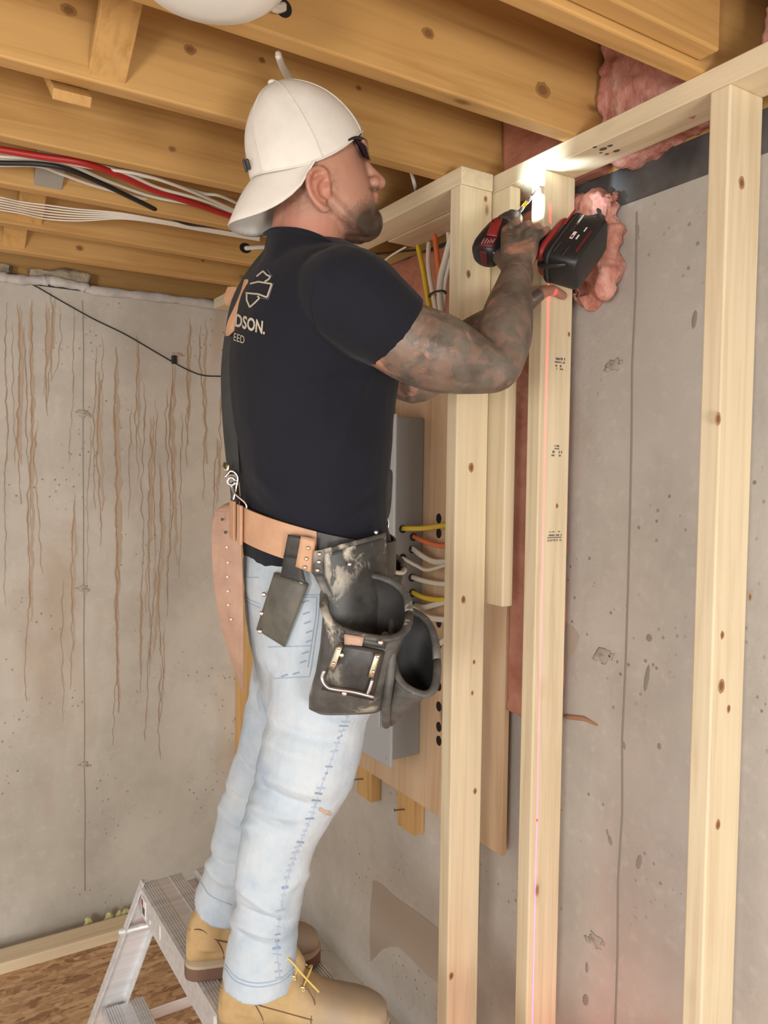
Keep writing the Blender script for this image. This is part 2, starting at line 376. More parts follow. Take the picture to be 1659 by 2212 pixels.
def patch(parent, C, A, B, nrm, m, h=.002):
    """irregular patch of a form-tie hole: a ragged skim with a dark pit"""
    for q_, s_ in ((C, 1.0), (C+A*.8-B*.5, .45), (C-A*.9+B*.2, .35)):
        r0 = []; r1 = []
        for i in range(18):
            t = 2*math.pi*i/18; k = random.uniform(.55, 1.1)*s_
            r0.append(q_+A*math.cos(t)*k+B*math.sin(t)*k); r1.append(q_+nrm*h+A*math.cos(t)*k*.8+B*math.sin(t)*k*.8)
        v, f = loft([r0, r1]); mesh_obj('tie_patch', v, f, m, parent, True)
    v, f = ball(C+A*.15+nrm*h*.6, 0, A*.28, B*.22, nrm*.002, 8); mesh_obj('tie_pit', v, f, M['seam_right'], parent, True)
for (a, b, s) in ((180, 893, .026), (178, 1272, .024), (182, 1652, .02)):
    patch(wl, PY(a, b, YW), V(s, 0, 0), V(0, 0, s*.6), V(0, -1, 0), M['tie_left'])
for (a, b, s) in ((1325, 788, .022), (1303, 1415, .026), (1285, 2030, .026)):
    patch(wr, PX(a, b, XW), V(0, s, 0), V(0, 0, s*.75), V(-1, 0, 0), M['tie_right'])
for (a, b, s, k, sl) in ((1397, 1465, .006, 5.0, .3), (1380, 1862, .007, 2.4, .4), (1318, 1815, .006, 1.8, -.5), (1312, 1798, .004, 1.6, -.4), (1378, 498, .004, 3.2, 0), (1375, 488, .003, 3, 0), (1348, 1610, .004, 2.2, -.4), (1424, 1612, .005, 1.4, 0), (1268, 2090, .005, 2.6, 0), (1265, 2160, .009, 1.6, .3), (1402, 1378, .008, 1, 0), (1272, 1716, .004, 1, 0), (1303, 1738, .003, 1, 0), (1325, 1528, .003, 1.4, 0), (1500, 690, .006, 3, .2), (1380, 1140, .004, 1, 0)):
    c_ = PX(a, b, XW); v, f = ball(c_, 0, V(0, s, 0), V(0, s*k*sl*-.5, s*k), V(.0015, 0, 0), 8); mesh_obj('spall_pit', v, f, M['seam_right'], wr, True)
v, f = limb([PX(1225, 1548, XW), PX(1262, 1552, XW), PX(1290, 1566, XW)], [.006, .006, .003], 8); mesh_obj('rust_run', v, f, mat('rust', (.42, .235, .15), .9), wr, True)

mat('rust_run_brown', (.40, .265, .165), .9); mat('rust_run_pale', (.48, .39, .30), .9)
def streak(px, y0, y1, w, m):
    n_ = max(int((y1-y0)/7), 8); L_, R_ = [], []; sd = random.uniform(0, 90); dr_ = random.uniform(-14, 8); ex = (.0012 if m is M['rust_run_brown'] else .0006)+random.uniform(0, .0005)
    for i in range(n_+1):
        t = i/n_; yy = y0+(y1-y0)*t
        x = px + dr_*t*t + 9*noise.noise(Vector((sd, yy*.006, 0))) + 4.5*noise.noise(Vector((sd+9, yy*.035, 0))) + 2.2*noise.noise(Vector((sd+5, yy*.11, 0)))
        p_ = PY(x, yy, YW-ex); ww = w*(.45+1.1*abs(noise.noise(Vector((sd*2, yy*.03, 1.7)))))*(1-.6*t**3)*min(1, .25+t*6)
        L_.append(p_+V(-ww, 0, 0)); R_.append(p_+V(ww, 0, 0))
    v = L_+R_; k = n_+1; mesh_obj('rust_streak', v, [(i, k+i, k+i+1, i+1) for i in range(n_)], m, wl)
for px, y0, y1, w in ((14, 640, 1310, 2.2), (40, 660, 1090, 3.4), (67, 650, 1515, 3.0), (98, 665, 900, 2.6), (112, 640, 870, 2.4), (128, 670, 820, 1.6), (160, 660, 1000, 1.6), (160, 1080, 1490, 2.4), (136, 1250, 1560, 1.8), (205, 740, 1100, 2.2), (213, 800, 1180, 3.2), (195, 900, 1300, 1.4), (250, 750, 1540, 4.0), (253, 1100, 1610, 2.4), (222, 720, 900, 1.4), (282, 870, 1120, 1.8), (295, 720, 1040, 2.4), (310, 800, 1350, 2.2), (322, 900, 1430, 2.6), (302, 1280, 1500, 2.4), (335, 860, 1270, 2.0), (344, 1000, 1500, 2.6), (352, 1340, 1560, 2.0), (372, 790, 1330, 3.4), (361, 830, 1180, 2.0), (392, 900, 1250, 2.0), (408, 700, 960, 3.0), (402, 890, 1010, 2.0), (436, 690, 1080, 3.0), (470, 950, 1120, 2.6), (476, 860, 1050, 2.2), (26, 700, 1000, 1.6), (56, 700, 1140, 2.0), (82, 900, 1240, 1.8), (330, 1220, 1460, 2.4), (345, 1440, 1640, 2.2), (318, 1380, 1600, 2.0)):
    streak(px, y0+random.uniform(-15, 15), y1, w*.00095, M['rust_run_brown'])
    if w > 2.3: streak(px+random.uniform(3, 7), y0, y0+(y1-y0)*.8, w*.0028, M['rust_run_pale'])

mat('grey_board', (.30, .27, .235), .85)
# subfloor above and the joists, each joist and each bridging piece a part of the ceiling
ceil = struct(box('ceiling', (-2.2, XW+.2, -1.4, YW+.2, ZJ+.235, ZJ+.255), M['osb'], bevel=0))
JY = [2.713, 2.43, 2.11, 1.822, 1.49, 1.182, .893, .588, .283, -.02, -.325, -.63, -.935, -1.24]
for i, y in enumerate(JY): box('joist', (-2.2, XW+.15, y-.038, y, ZJ, ZJ+.235), M['joist_wood_x'], ceil, .004)
box('sister_joist', (-.4, 1.135, .893-.078, .893-.040, ZJ+.012, ZJ+.235), M['joist_wood_x'], ceil, .004)
box('rim_joist', (-3.2, XW+.15, YW+.12, YW+.16, R(.655), ZJ+.235), M['joist_wood_x'], ceil, .002)
box('rim_joist', (XW+.05, XW+.09, -3.2, YW+.12, R(.655), ZJ+.235), M['joist_wood_y'], ceil, .002)
def bridge(xc, y0, y1, down, zlo=.0, m='joist_wood_y'):
    """diagonal bridging 19 x 64 from joist to joist"""
    a = V(xc, y0, ZJ+(.215 if down else .022+zlo)); b = V(xc, y1, ZJ+(.022+zlo if down else .215)); d = (b-a).normalized(); s = V(1, 0, 0); n_ = d.cross(s)
    v, f = obox((a+b)/2, s*.032, n_*.0095, d*((b-a).length/2+.012)); mesh_obj('bridging', v, f, M[m], ceil, False, .002)
for i, (a, b, dn) in enumerate(((30, 580, True), (64, 515, True), (104, 428, True), (150, 225, False), (232, 186, True))):
    ya, yb = JY[i+1], JY[i]-.038
    bridge(PY(a, b, yb if dn else ya+.02).x, ya, yb, dn, 0 if dn else -.04, 'grey_board' if i == 2 else 'joist_wood_y')
# sill band and other things at the top of the right wall
sill = tag(box('sill_membrane', (XW-.004, XW+.05, -3.2, 2.9, R(.575), R(.652)), M['black_membrane'], bevel=.002), 'black sill membrane band along the top of the right concrete wall', 'membrane')
box('sill_plate', (XW+.0, XW+.14, -3.2, YW, R(.652), ZJ), M['joist_wood_y'], wr, .002)
box('sill_plate', (-3.2, XW, YW+.02, YW+.16, R(.655), ZJ), M['black_membrane'], wl, .002)

# ------------------------------------------------------------------ lumber: framed walls
XA, XB = 1.15, 1.055
fa = thing('stud_wall_frame', 'new pale spruce stud wall nearest the camera with laser line on it', 'wall frame', (XA, 0, 0))
box('top_plate', (XA, XA+.089, -1.6, 1.84, R(.642), R(.68)), M['stud_wood_y'], fa, .002)
box('bottom_plate', (XA, XA+.089, -1.6, 1.38, 0, .038), M['stud_wood_y'], fa, .002)
for y in (.804, 1.23, .376, -.05): box('stud', (XA, XA+.089, y, y+.038, .038, R(.642)), M['stud_wood_z'], fa, .003)
sc = box('stud', (XA, XA+.030, 1.336, 1.425, R(-.286), R(.642)), M['stud_wood_z'], fa, .003); sc['label'] = 'short flat offcut nailed behind the corner stud'
fb = thing('stud_wall_frame', 'second pale spruce stud wall standing proud in front of the electrical panel', 'wall frame', (XB, 1.39, 0))
box('top_plate', (XB, XB+.089, 1.388, 2.95, R(.642), R(.68)), M['stud_wood_y'], fb, .002)
box('bottom_plate', (XB, XB+.089, 1.388, 2.78, 0, .038), M['stud_wood_y'], fb, .002)
box('stud', (XB, XB+.089, 1.390, 1.428, .038, R(.642)), M['stud_wood_z'], fb, .003)
tag(box('floor_plate', (-3.0, 1.05, 2.80, 2.89, 0, .038), M['stud_wood_x'], bevel=.002), 'pale lumber sole plate lying on the floor along the left concrete wall', 'lumber')
tag(box('furring_post', (1.17, 1.259, 2.96, 2.998, 0, R(.6)), M['furring_wood'], bevel=.002), 'amber lumber post against the left concrete wall in the corner', 'lumber')
# stamped ink marks on the middle stud
def stamp(cx, z, rows, w=.030):
    vs, fs = [], []
    for k, (dz, n_, hh, x0_, x1_) in enumerate(rows):
        for i in range(n_):
            a = x0_+(x1_-x0_)*i/n_; b = a+(x1_-x0_)/n_*.72
            for z0, z1 in ((0, hh*.3), (hh*.55, hh)):
                if random.random() < .22: continue
                o = len(vs); vs += [V(cx+a*w, 1.2292, z+dz+z0), V(cx+b*w, 1.2292, z+dz+z0), V(cx+b*w, 1.2292, z+dz+z1), V(cx+a*w, 1.2292, z+dz+z1)]; fs.append((o, o+1, o+2, o+3))
    mesh_obj('ink_stamp', vs, fs, M['ink_stamp'], fa)
stamp(1.190, R(.234), [(0, 3, .010, 0, .25), (0, 3, .010, .5, 1.05), (.014, 5, .011, 0, .5), (.014, 4, .012, .55, 1.0)])
stamp(1.186, R(.050), [(0, 3, .012, 0, .32), (0, 3, .012, .72, 1.05), (.015, 6, .009, .3, .85)])
stamp(1.180, R(-.132), [(0, 12, .004, 0, 1.4), (.007, 12, .008, 0, 1.4), (.019, 5, .003, .1, .7), (.019, 2, .003, 1.0, 1.25)])

# knots showing on the faces that look at the camera
mat('knot_pale', (.40, .235, .115), .7); mat('knot_dark', (.22, .10, .045), .7); mat('knot_joist_core', (.22, .105, .035), .7); mat('knot_joist', (.33, .165, .05), .7)
def knot(c_, A, B, nrm, m, parent):
    for k, h, mm in ((1.7, .0002, m[0]), (1.0, .0004, m[1])):
        ring = [c_+nrm*h+A*math.cos(t*math.pi/7)*k*random.uniform(.85, 1.12)+B*math.sin(t*math.pi/7)*k*random.uniform(.85, 1.12) for t in range(14)]
        mesh_obj('knot', ring, [tuple(range(14))], M[mm], parent)
for y_, par, lst in ((.804, fa, ((1551, 905, 6), (1602, 395, 6), (1558, 1482, 7), (1574, 1531, 4), (1560, 1372, 4), (1551, 1782, 5), (1620, 1290, 4))), (1.23, fa, ((1229, 722, 3), (1203, 1093, 3), (1213, 1750, 3), (1160, 1772, 2))), (1.39, fb, ((1018, 1010, 6), (1001, 1295, 5), (1020, 1497, 3), (1026, 1709, 4), (1049, 430, 4), (1012, 592, 5), (1024, 1430, 3), (975, 2108, 5)))):
    for a, b, r_ in lst:
        c_ = PY(a, b, y_); s_ = r_*.00075; knot(c_, V(s_, 0, 0), V(0, 0, s_*1.5), V(0, -1, 0), ('knot_pale', 'knot_dark'), par)
for y_, lst in ((1.144, ((1172, 195, 13), (925, 72, 9), (697, 118, 7), (605, 330, 0))), (1.452, ((410, 107, 8), (566, 130, 5), (148, 22, 9), (775, 190, 5))), (1.784, ((372, 322, 6), (890, 350, 6), (783, 285, 6))), (2.675, ((172, 536, 8), (438, 563, 4)))):
    for a, b, r_ in lst:
        c_ = PY(a, b, y_); s_ = r_*.0007
        if r_ and ZJ+.01 < c_.z < ZJ+.23: knot(c_, V(s_*1.3, 0, 0), V(0, 0, s_), V(0, -1, 0), ('knot_joist', 'knot_joist_core'), ceil)
for a, b, r_ in ((1285, 318, 4), (1303, 322, 7), (1318, 315, 5), (1332, 326, 6), (1311, 333, 4), (1298, 330, 3)):
    c_ = PZ(a, b, R(.642)-.0004); s_ = r_*.0009; mesh_obj('ink_stamp', [c_+V(s_*math.cos(t*math.pi/5), s_*1.4*math.sin(t*math.pi/5), 0) for t in range(10)], [tuple(range(10))], M['ink_stamp'], fa)
# old water stains with hard edges on the right wall
mat('water_stain', (.465, .40, .335), .9)
for poly in (((803, 1903), (822, 1912), (850, 1934), (905, 1972), (960, 2018), (960, 2135), (925, 2108), (890, 2075), (862, 2048), (845, 2044), (826, 2052), (800, 2078), (796, 2040), (800, 1970)), ((1225, 1345), (1240, 1352), (1252, 1372), (1246, 1400), (1230, 1425), (1224, 1425)),):
    mesh_obj('water_stain', [PX(a+random.uniform(-3, 3), b+random.uniform(-3, 3), XW-.0008) for a, b in poly], [tuple(range(len(poly)))], M['water_stain'], wr)

# ------------------------------------------------------------------ plywood backboard, panel
pb = thing('plywood_backboard', 'plywood backboard on the right concrete wall behind the electrical panel', 'plywood', (1.26, 2.1, R(-.92)))
box('board', (1.247, 1.262, 1.433, 2.86, R(-.92), R(.36)), M['plywood'], pb, .001)
for y0, zb in ((1.835, -1.035), (2.075, -1.025), (2.6, -1.03)):
    fr = box('furring_strip', (1.262, 1.2985, y0, y0+.089, R(zb), R(.36)), M['furring_wood'], pb, .002)
    a = V(1.262, y0+.05, R(zb+.06)); v, f = limb([a, a+V(-.03, .006, .002)], [.0022, .0022], 8); w_ = ball(a+V(-.03, .006, .002), .005, V(.0012, 0, 0), V(0, .005, 0), V(0, 0, .005)); v, f = join([(v, f), w_])
    mesh_obj('nail', v, f, M['grey_metal'], fr, True)
def hole(y, z, r=.013, parent=pb, x=1.2466):
    ring = [V(x, y+r*math.cos(t*math.pi/8), z+r*1.15*math.sin(t*math.pi/8)) for t in range(16)]
    ring2 = [p_+V(.002, 0, 0) for p_ in ring]; v, f = loft([ring, ring2]); mesh_obj('drilled_hole', v, f, M['dark_hole'], parent)
for b in (1120, 1152, 1345, 1392, 1440, 1482, 1526, 1570, 1600):
    p = PX(948, b, 1.247); hole(p.y, p.z, .012)
ep = thing('electrical_panel', 'tall grey steel electrical panel on the plywood backboard', 'electrical panel', (1.2, 1.95, R(-.779)))
box('enclosure', (1.15, 1.2465, 1.79, 2.15, R(-.779), R(.166)), M['panel_grey'], ep, .003)
box('cover', (1.141, 1.1495, 1.776, 2.165, R(-.795), R(.172)), M['panel_cover_grey'], ep, .003)
box('door', (1.136, 1.1408, 1.83, 2.11, R(-.7), R(.10)), M['panel_cover_grey'], ep, .003)
for y_, z_ in ((1.79, -.77), (1.79, .15)):
    v, f = ball(V(1.1405, y_+.004, R(z_)), .004, V(.002, 0, 0), V(0, .004, 0), V(0, 0, .004)); mesh_obj('screw', v, f, M['steel'], ep, True)

# cables entering the panel side
def cable(name, label, pts, r, m, group=None, twin=0.0, n=6):
    q = smooth_path(pts, n)
    if twin:   # flat two-core sheath: rib down the middle
        a = limb(q, [r]*len(q), 8); b = limb([p_+V(0, 0, twin) for p_ in q], [r]*len(q), 8); v, f = join([a, b])
    else: v, f = limb(q, [r]*len(q), 8)
    return tag(mesh_obj(name, v, f, m, None, True), label, 'cable', group)
def side(px, py):                 # a point on the near side face of the panel
    return PY(px, py, 1.788)
def knock(p):
    ring = [V(p.x+.011*math.cos(t*math.pi/8), 1.7892, p.z+.011*math.sin(t*math.pi/8)) for t in range(16)]
    v, f = loft([ring, [a+V(0, -.003, 0) for a in ring]]); mesh_obj('cable_clamp', v, f, M['black_plastic'], ep, True)
for nm, lab, m_, pts, tw in (
    ('yellow_cable', 'yellow cable into the panel side, uppermost of the row', 'cable_yellow', [(870, 1143), (910, 1143), (950, 1138), (972, 1135)], .004),
    ('orange_cable', 'orange cable running from the grey panel side to the corner stud', 'cable_orange', [(893, 1160), (920, 1172), (950, 1180), (972, 1178)], .003),
    ('white_cable', 'pair of white cables sagging just below the orange cable', 'cable_white', [(891, 1187), (915, 1205), (940, 1216), (972, 1215)], .006),
    ('white_cable', 'white cable sagging lowest below the orange one, entering left', 'cable_white', [(870, 1205), (900, 1222), (925, 1231), (972, 1217)], .0),
    ('white_cable', 'single thick white cable between the sagging pair and the lower yellow one', 'cable_white', [(890, 1248), (915, 1256), (945, 1262), (972, 1263)], .004),
    ('yellow_cable', 'lower yellow cable entering the panel side', 'cable_yellow', [(891, 1281), (915, 1292), (945, 1297), (972, 1296)], .004),
    ('white_cable', 'white cable curving up just under the lower yellow cable', 'cable_white', [(896, 1309), (915, 1314), (940, 1308), (972, 1300)], .005),
    ('white_cable', 'white cable pair drooping down behind the open tool pouch', 'cable_white', [(872, 1298), (895, 1318), (925, 1336), (972, 1342)], .006),
    ('white_cable', 'short white loop of cable beside the drilled holes', 'cable_white', [(937, 1398), (950, 1392), (972, 1378)], .006)):
    p0 = side(*pts[0]) if pts[0][0] < 935 else PX(*pts[0], 1.243)
    q = [p0] + [p0.lerp(PX(pts[-1][0], pts[-1][1], 1.243), (a[0]-pts[0][0])/(pts[-1][0]-pts[0][0])) for a in pts[1:]]
    q = [q[0]] + [PY(a[0], a[1], b.y-.004) for a, b in zip(pts[1:], q[1:])]
    q[-1].x = min(q[-1].x, 1.242)
    if pts[0][0] < 935: knock(p0)
    cable(nm, lab, q, .0052, M[m_], 'cables into the panel side', tw)
for a, lab in ((-1, 'bare copper wire above the panel, left of two'), (1, 'bare copper wire above the panel, right of two')):
    b = V(1.2, 1.90+a*.02, R(.166)); cable('copper_wire', lab, [b, b+V(0, .008*a, .03), b+V(.01, -.02*a, .07), b+V(.02, -.01*a, .11)], .003, M['copper'], 'wires above the panel')
# vertical bundle behind the corner stud
for k, (nm, lab, m_, pts, r) in enumerate((
    ('yellow_cable', 'yellow cable rising beside the pink sheeting, leftmost of the bundle', 'cable_yellow', [(903, 535), (913, 580), (923, 640), (932, 690)], .0062),
    ('white_cable', 'white cable next to the yellow one in the tied bundle', 'cable_white', [(926, 530), (925, 570), (930, 610), (938, 650), (944, 690)], .006),
    ('orange_cable', 'orange cable at the back of the tied bundle', 'cable_orange', [(939, 510), (944, 550), (948, 590), (950, 650)], .0068),
    ('white_cable', 'thick white cable at the right of the tied bundle', 'cable_white', [(975, 510), (962, 560), (952, 600), (950, 640), (956, 690)], .0085),
    ('white_cable', 'pale cable crossing behind the right side of the tied bundle', 'cable_white', [(968, 505), (972, 560), (962, 610), (958, 690)], .0055))):
    cable(nm, lab, [PX(a, b, 1.19+(.012 if k == 2 else 0)+(.01 if k == 4 else 0)) for a, b in pts], r, M[m_], 'tied cable bundle', .004 if k in (0, 1) else 0)
tp = [PX(927, 638, 1.178), PX(938, 631, 1.176), PX(953, 628, 1.176), PX(961, 630, 1.18), PX(961, 634, 1.2), PX(940, 638, 1.204), PX(927, 641, 1.2), PX(927, 638, 1.178)]
v, f = limb(smooth_path(tp, 4), [.0028]*29, 8); tag(mesh_obj('cable_tie', v, f, M['cable_black'], None, True), 'black cable tie around the bundle beside the corner stud', 'cable tie')
cable('thin_cable', 'thin white wire crossing in front of the pink sheeting', [PX(876, 534, 1.17), PX(845, 552, 1.17), PX(815, 577, 1.17)], .0028, M['cable_white'])
cable('thin_cable', 'thin black wire running level below the frame top plate', [PX(900, 540, 1.235), PX(850, 545, 1.235), PX(780, 553, 1.235)], .003, M['cable_black'])

# ------------------------------------------------------------------ insulation
def blob(name, lab, b, m, amp, sc, cat='insulation', group=None, vox=.012, sm=3, fine=.0):
    me = remesh([boxvf(*b)], vox, sm); c = coords(me); nn = normals(me)
    d = np.array([noise.fractal(Vector(map(float, p))*sc, 1.0, 2.0, 4) for p in c]); d2 = np.array([noise.fractal(Vector(map(float, p))*sc*4.5, 1.0, 2.0, 3) for p in c]); set_coords(me, c + nn*(d*amp+d2*fine)[:, None])
    return tag(link(name, me, m, None, True), lab, cat, group)
blob('insulation_batt', 'pink plastic faced insulation hanging in the gap left of the laser-marked stud', (1.248, 1.294, 1.275, 1.428, R(-.56), R(.63)), M['pink_poly'], .006, 9)
blob('insulation_batt', 'torn pink fibreglass tuft right of the laser-marked stud behind the drill battery', (1.255, 1.292, 1.15, 1.262, R(.39), R(.60)), M['pink_fibreglass'], .036, 14, vox=.0045, fine=.006)
p = PX(1292, 440, 1.25); blob('membrane_scrap', 'torn black membrane scrap over the pink tuft', (1.240, 1.256, 1.155, 1.20, R(.525), R(.56)), M['black_membrane'], .03, 26, 'membrane', vox=.006)
blob('insulation_batt', 'glossy pink insulation sheeting on the wall behind the tied cables', (1.262, 1.295, 1.46, 2.9, R(.37), R(.64)), M['pink_poly'], .014, 7)
blob('insulation_batt', 'pink fibreglass stuffed in the joist bay above the top plate, upper right', (1.20, 1.33, .90, 1.135, ZJ-.03, ZJ+.22), M['pink_fibreglass'], .02, 9, vox=.008, fine=.01)
blob('insulation_batt', 'dark pink insulation in the joist bay above the corner stud', (1.21, 1.33, 1.19, 1.445, ZJ-.03, ZJ+.22), M['pink_poly'], .012, 7)
blob('insulation_batt', 'pale pink fluff between sister joist and top plate, top right corner', (1.22, 1.33, .60, .80, ZJ-.03, ZJ+.2), M['pink_fibreglass'], .02, 9, vox=.008, fine=.01)
# top of left wall
for i, (xa, xb, lab) in enumerate(((-.4, .36, 'lumpy beige mineral wool on the wall ledge at far left'), (.40, .62, 'beige mineral wool lump on the wall ledge beside the bridging'), (1.02, 1.25, 'small pale wool scraps on the wall ledge near the corner'))):
    blob('mineral_wool', lab, (xa, xb, YW+.03, YW+.105, R(.684), R(.73 if i < 2 else .70)), M['mineral_wool'], .022, 12, 'insulation', 'mineral wool on the wall ledge')
q = smooth_path([PY(a, b, YW-.012) for a, b in ((-60, 591), (0, 597), (36, 604), (95, 606), (110, 606), (180, 620), (200, 627), (300, 638), (400, 650), (492, 663), (560, 672))], 5)
rr = [.0165+.004*math.sin(i*1.9)*math.sin(i*.7) for i in range(len(q))]
v, f = limb(q, rr, 12, .7); tag(mesh_obj('foam_gasket', v, f, M['grey_foam'], None, True), 'grey foam gasket strip along the top of the left concrete wall', 'gasket')
bc = thing('black_cable', 'thin black cable sagging across the left concrete wall', 'cable', PY(375, 783, YW-.006))
q = smooth_path([PY(a, b, YW-.006) for a, b in ((-40, 588), (0, 594), (60, 610), (130, 649), (200, 688), (270, 722), (330, 757), (375, 783), (410, 801), (440, 811), (478, 813), (560, 815))], 6)
v, f = limb(q, [.0024]*len(q), 8); mesh_obj('sheath', v, f, M['cable_black'], bc, True)
p = PY(376, 777, YW-.008); v, f = obox(p, V(.009, 0, 0), V(0, .008, 0), V(0, 0, .016)); mesh_obj('clip', v, f, M['cable_black'], bc, False, .003)
patch(wl, PY(385, 765, YW), V(.022, 0, 0), V(0, 0, .009), V(0, -1, 0), mat('patch_pink', (.56, .42, .33), .9), .003)

# cables and pipe in the ceiling bays
def zc(name, lab, pts, z, r, m, group='services in the ceiling bays', cat=None):
    o = cable(name, lab, [PZ(a, b, R(z)) for a, b in pts], r, M[m], group)
    if cat: o['category'] = cat
zc('red_pipe', 'red plastic water pipe running between the ceiling joists', [(-60, 312), (0, 323), (90, 338), (180, 352), (260, 380), (330, 410), (420, 440), (520, 474), (600, 498)], .696, .008, 'pipe_red', cat='pipe')
zc('black_cable', 'black cable crossing the joist bay beneath the red pipe', [(-50, 348), (0, 352), (80, 354), (140, 364), (210, 392), (300, 435), (390, 478), (450, 487), (520, 492)], .688, .006, 'cable_black')
for k, pts in enumerate(([(-50, 322), (0, 328), (90, 343), (200, 362), (300, 376), (400, 408), (520, 460)],
                         [(-50, 333), (0, 338), (80, 343), (170, 352), (260, 370), (340, 405), (430, 430), (530, 466)],
                         [(-50, 340), (0, 344), (70, 347), (140, 352), (230, 390), (330, 425), (440, 445), (520, 462)],
                         [(-50, 354), (0, 357), (80, 358), (130, 375), (200, 400), (300, 427), (380, 447), (460, 460)],
                         [(250, 376), (320, 382), (380, 400), (440, 418), (475, 423), (530, 447)])):
    zc('white_cable', ('topmost white cable hugging the joist above the red pipe', 'white cable just under the red pipe', 'white cable crossing over the black ceiling cable', 'lowest white cable in the red pipe bay', 'short white cable sagging right of the red pipe bend')[k], pts, .70+.003*k, .0042, 'cable_white')
for k in range(6):
    o_ = k*5
    zc('thin_white_cable', ('first', 'second', 'third', 'fourth', 'fifth', 'sixth')[k]+' from top of the thin white cables in the bay nearest the left wall',
       [(-50, 420+o_), (0, 426+o_*1.1), (45, 436+o_), (100, 443+o_*1.2), (170, 452+o_), (260, 460+o_*.5), (340, 474+o_*.3), (430, 490+o_*.3), (560, 512+o_*.3)], .69, .0021, 'cable_white')
cable('white_cable', 'white cable dangling from the joist right above the cap', [PZ(601, 122, R(.69)), PZ(612, 150, R(.70)), PZ(635, 185, R(.73)), PZ(660, 205, R(.76)), PZ(690, 215, R(.80))], .0055, M['cable_white'], None, .004)
cable('white_cable', 'white cable dropping between joists behind the man\'s nose', [PZ(884, 360, R(.75)), PZ(890, 378, R(.72)), PZ(896, 400, R(.70)), PZ(902, 425, R(.70))], .0045, M['cable_white'])
cable('white_cable', 'white cable end poking from a drilled joist behind the cap brim', [PY(532, 536, 2.39), PY(560, 534, 2.38), PY(600, 532, 2.37)], .0075, M['cable_white'])
p = PY(530, 536, 2.3915); ring = [p+V(.02*math.cos(t*math.pi/8), 0, .016*math.sin(t*math.pi/8)) for t in range(16)]; v, f = loft([ring, [a+V(0, -.0015, 0) for a in ring]]); mesh_obj('drilled_hole', v, f, M['dark_hole'], ceil)
p = PY(612, 18, 1.1435); ring = [p+V(.014*math.cos(t*math.pi/8), 0, .014*math.sin(t*math.pi/8)) for t in range(16)]; v, f = loft([ring, [a+V(0, -.0015, 0) for a in ring]]); mesh_obj('drilled_hole', v, f, M['dark_hole'], ceil)
cable('white_cable', 'white cable from the ceiling light into a joist hole', [PY(560, 2, 1.10), PY(575, 6, 1.11), PY(595, 20, 1.13), PY(612, 18, 1.142)], .0055, M['cable_white'], None, .004)
lt = thing('ceiling_light', 'round white ceiling light fitting at the top edge of the picture', 'light', (.375, .985, R(.66)))
C_ = PZ(455, 36, R(.632)); C_ = V(C_.x-.097*.35, C_.y-.097*.94, 0)
rings = [ell(C_+V(0, 0, R(z)), V(r, 0, 0), V(0, r, 0), 40) for z, r in ((.605, .02), (.607, .055), (.613, .082), (.622, .093), (.632, .097))]
v, f = loft(rings); mesh_obj('diffuser', v, f, M['light_white'], lt, True)
rings = [ell(C_+V(0, 0, R(z)), V(r, 0, 0), V(0, r, 0), 40) for z, r in ((.632, .101), (.64, .102), (.65, .09), (.70, .055), (.74, .05))]
v, f = loft(rings); mesh_obj('housing', v, f, M['light_white'], lt, True)

# foam scraps in the gap beside the sole plates
for i, (a, b) in enumerate(((676, 2070), (690, 2085), (705, 2105), (718, 2125), (738, 2140))):
    q = PZ(a, b, -.004); me = remesh([ball(q, .012, V(.011, 0, 0), V(0, .022, 0), V(0, 0, .010))], .004, 1); c = coords(me); d = np.array([noise.noise(Vector(map(float, t))*90) for t in c]); set_coords(me, c+normals(me)*(d*.006)[:, None])
    tag(link('foam_scrap', me, M['foam_yellow'], None, True), ('first', 'second', 'third', 'fourth', 'fifth')[i]+' yellow foam scrap from the far boot along the right wall gap', 'foam', 'foam scraps by the right wall')
for i, (a, b) in enumerate(((190, 1995), (235, 1985), (258, 1978), (272, 1972))):
    q = PY(a, b, 2.93); q.z = .016; me = remesh([ball(q, .014, V(.016, 0, 0), V(0, .012, 0), V(0, 0, .024))], .004, 1); c = coords(me); d = np.array([noise.noise(Vector(map(float, t))*80) for t in c]); set_coords(me, c+normals(me)*(d*.008)[:, None]); tag(link('foam_scrap', me, M['foam_yellow'], None, True), ('leftmost', 'second', 'third', 'rightmost')[i]+' yellow foam scrap behind the sole plate at the left wall', 'foam', 'foam scraps by the left wall')

# ================================================================== STEP PLATFORM
ZP = .66
sp = thing('step_platform', 'aluminium step platform with ribbed treads under the man\'s boots', 'step platform', (.62, 1.4, 0))
X0, X1, Y0, Y1 = .498, .738, .70, 1.905
def tread(x0, x1, y0, y1, z, parent):
    t = box('tread', (x0, x1, y0, y1, z-.022, z-.002), M['aluminium'], parent, .001)
    vs = []
    for a, b in ((x0+.001, x0+.036), (x1-.036, x1-.001)):
        k = 6
        for i in range(k):
            c = a+(b-a)*(i+.5)/k; vs.append(boxvf(c-.0018, c+.0018, y0, y1, z-.0025, z))
    v, f = join(vs); mesh_obj('grip_ribs', v, f, M['aluminium'], t)
    return t
tread(X0, X0+.105, Y0, Y1, ZP, sp); tread(X1-.103, X1, Y0, Y1, ZP, sp)
for x_, nm in ((X0-.003, 'side_rail'), (X1-.001, 'side_rail')):
    ap = box(nm, (x_, x_+.004, Y0, Y1, ZP-.066, ZP-.001), M['aluminium'], sp, .001)
for y_ in (Y0, Y1-.05, (Y0+Y1)/2): box('cross_member', (X0+.002, X1-.002, y_, y_+.045, ZP-.05, ZP-.0225), M['aluminium'], sp, .001)
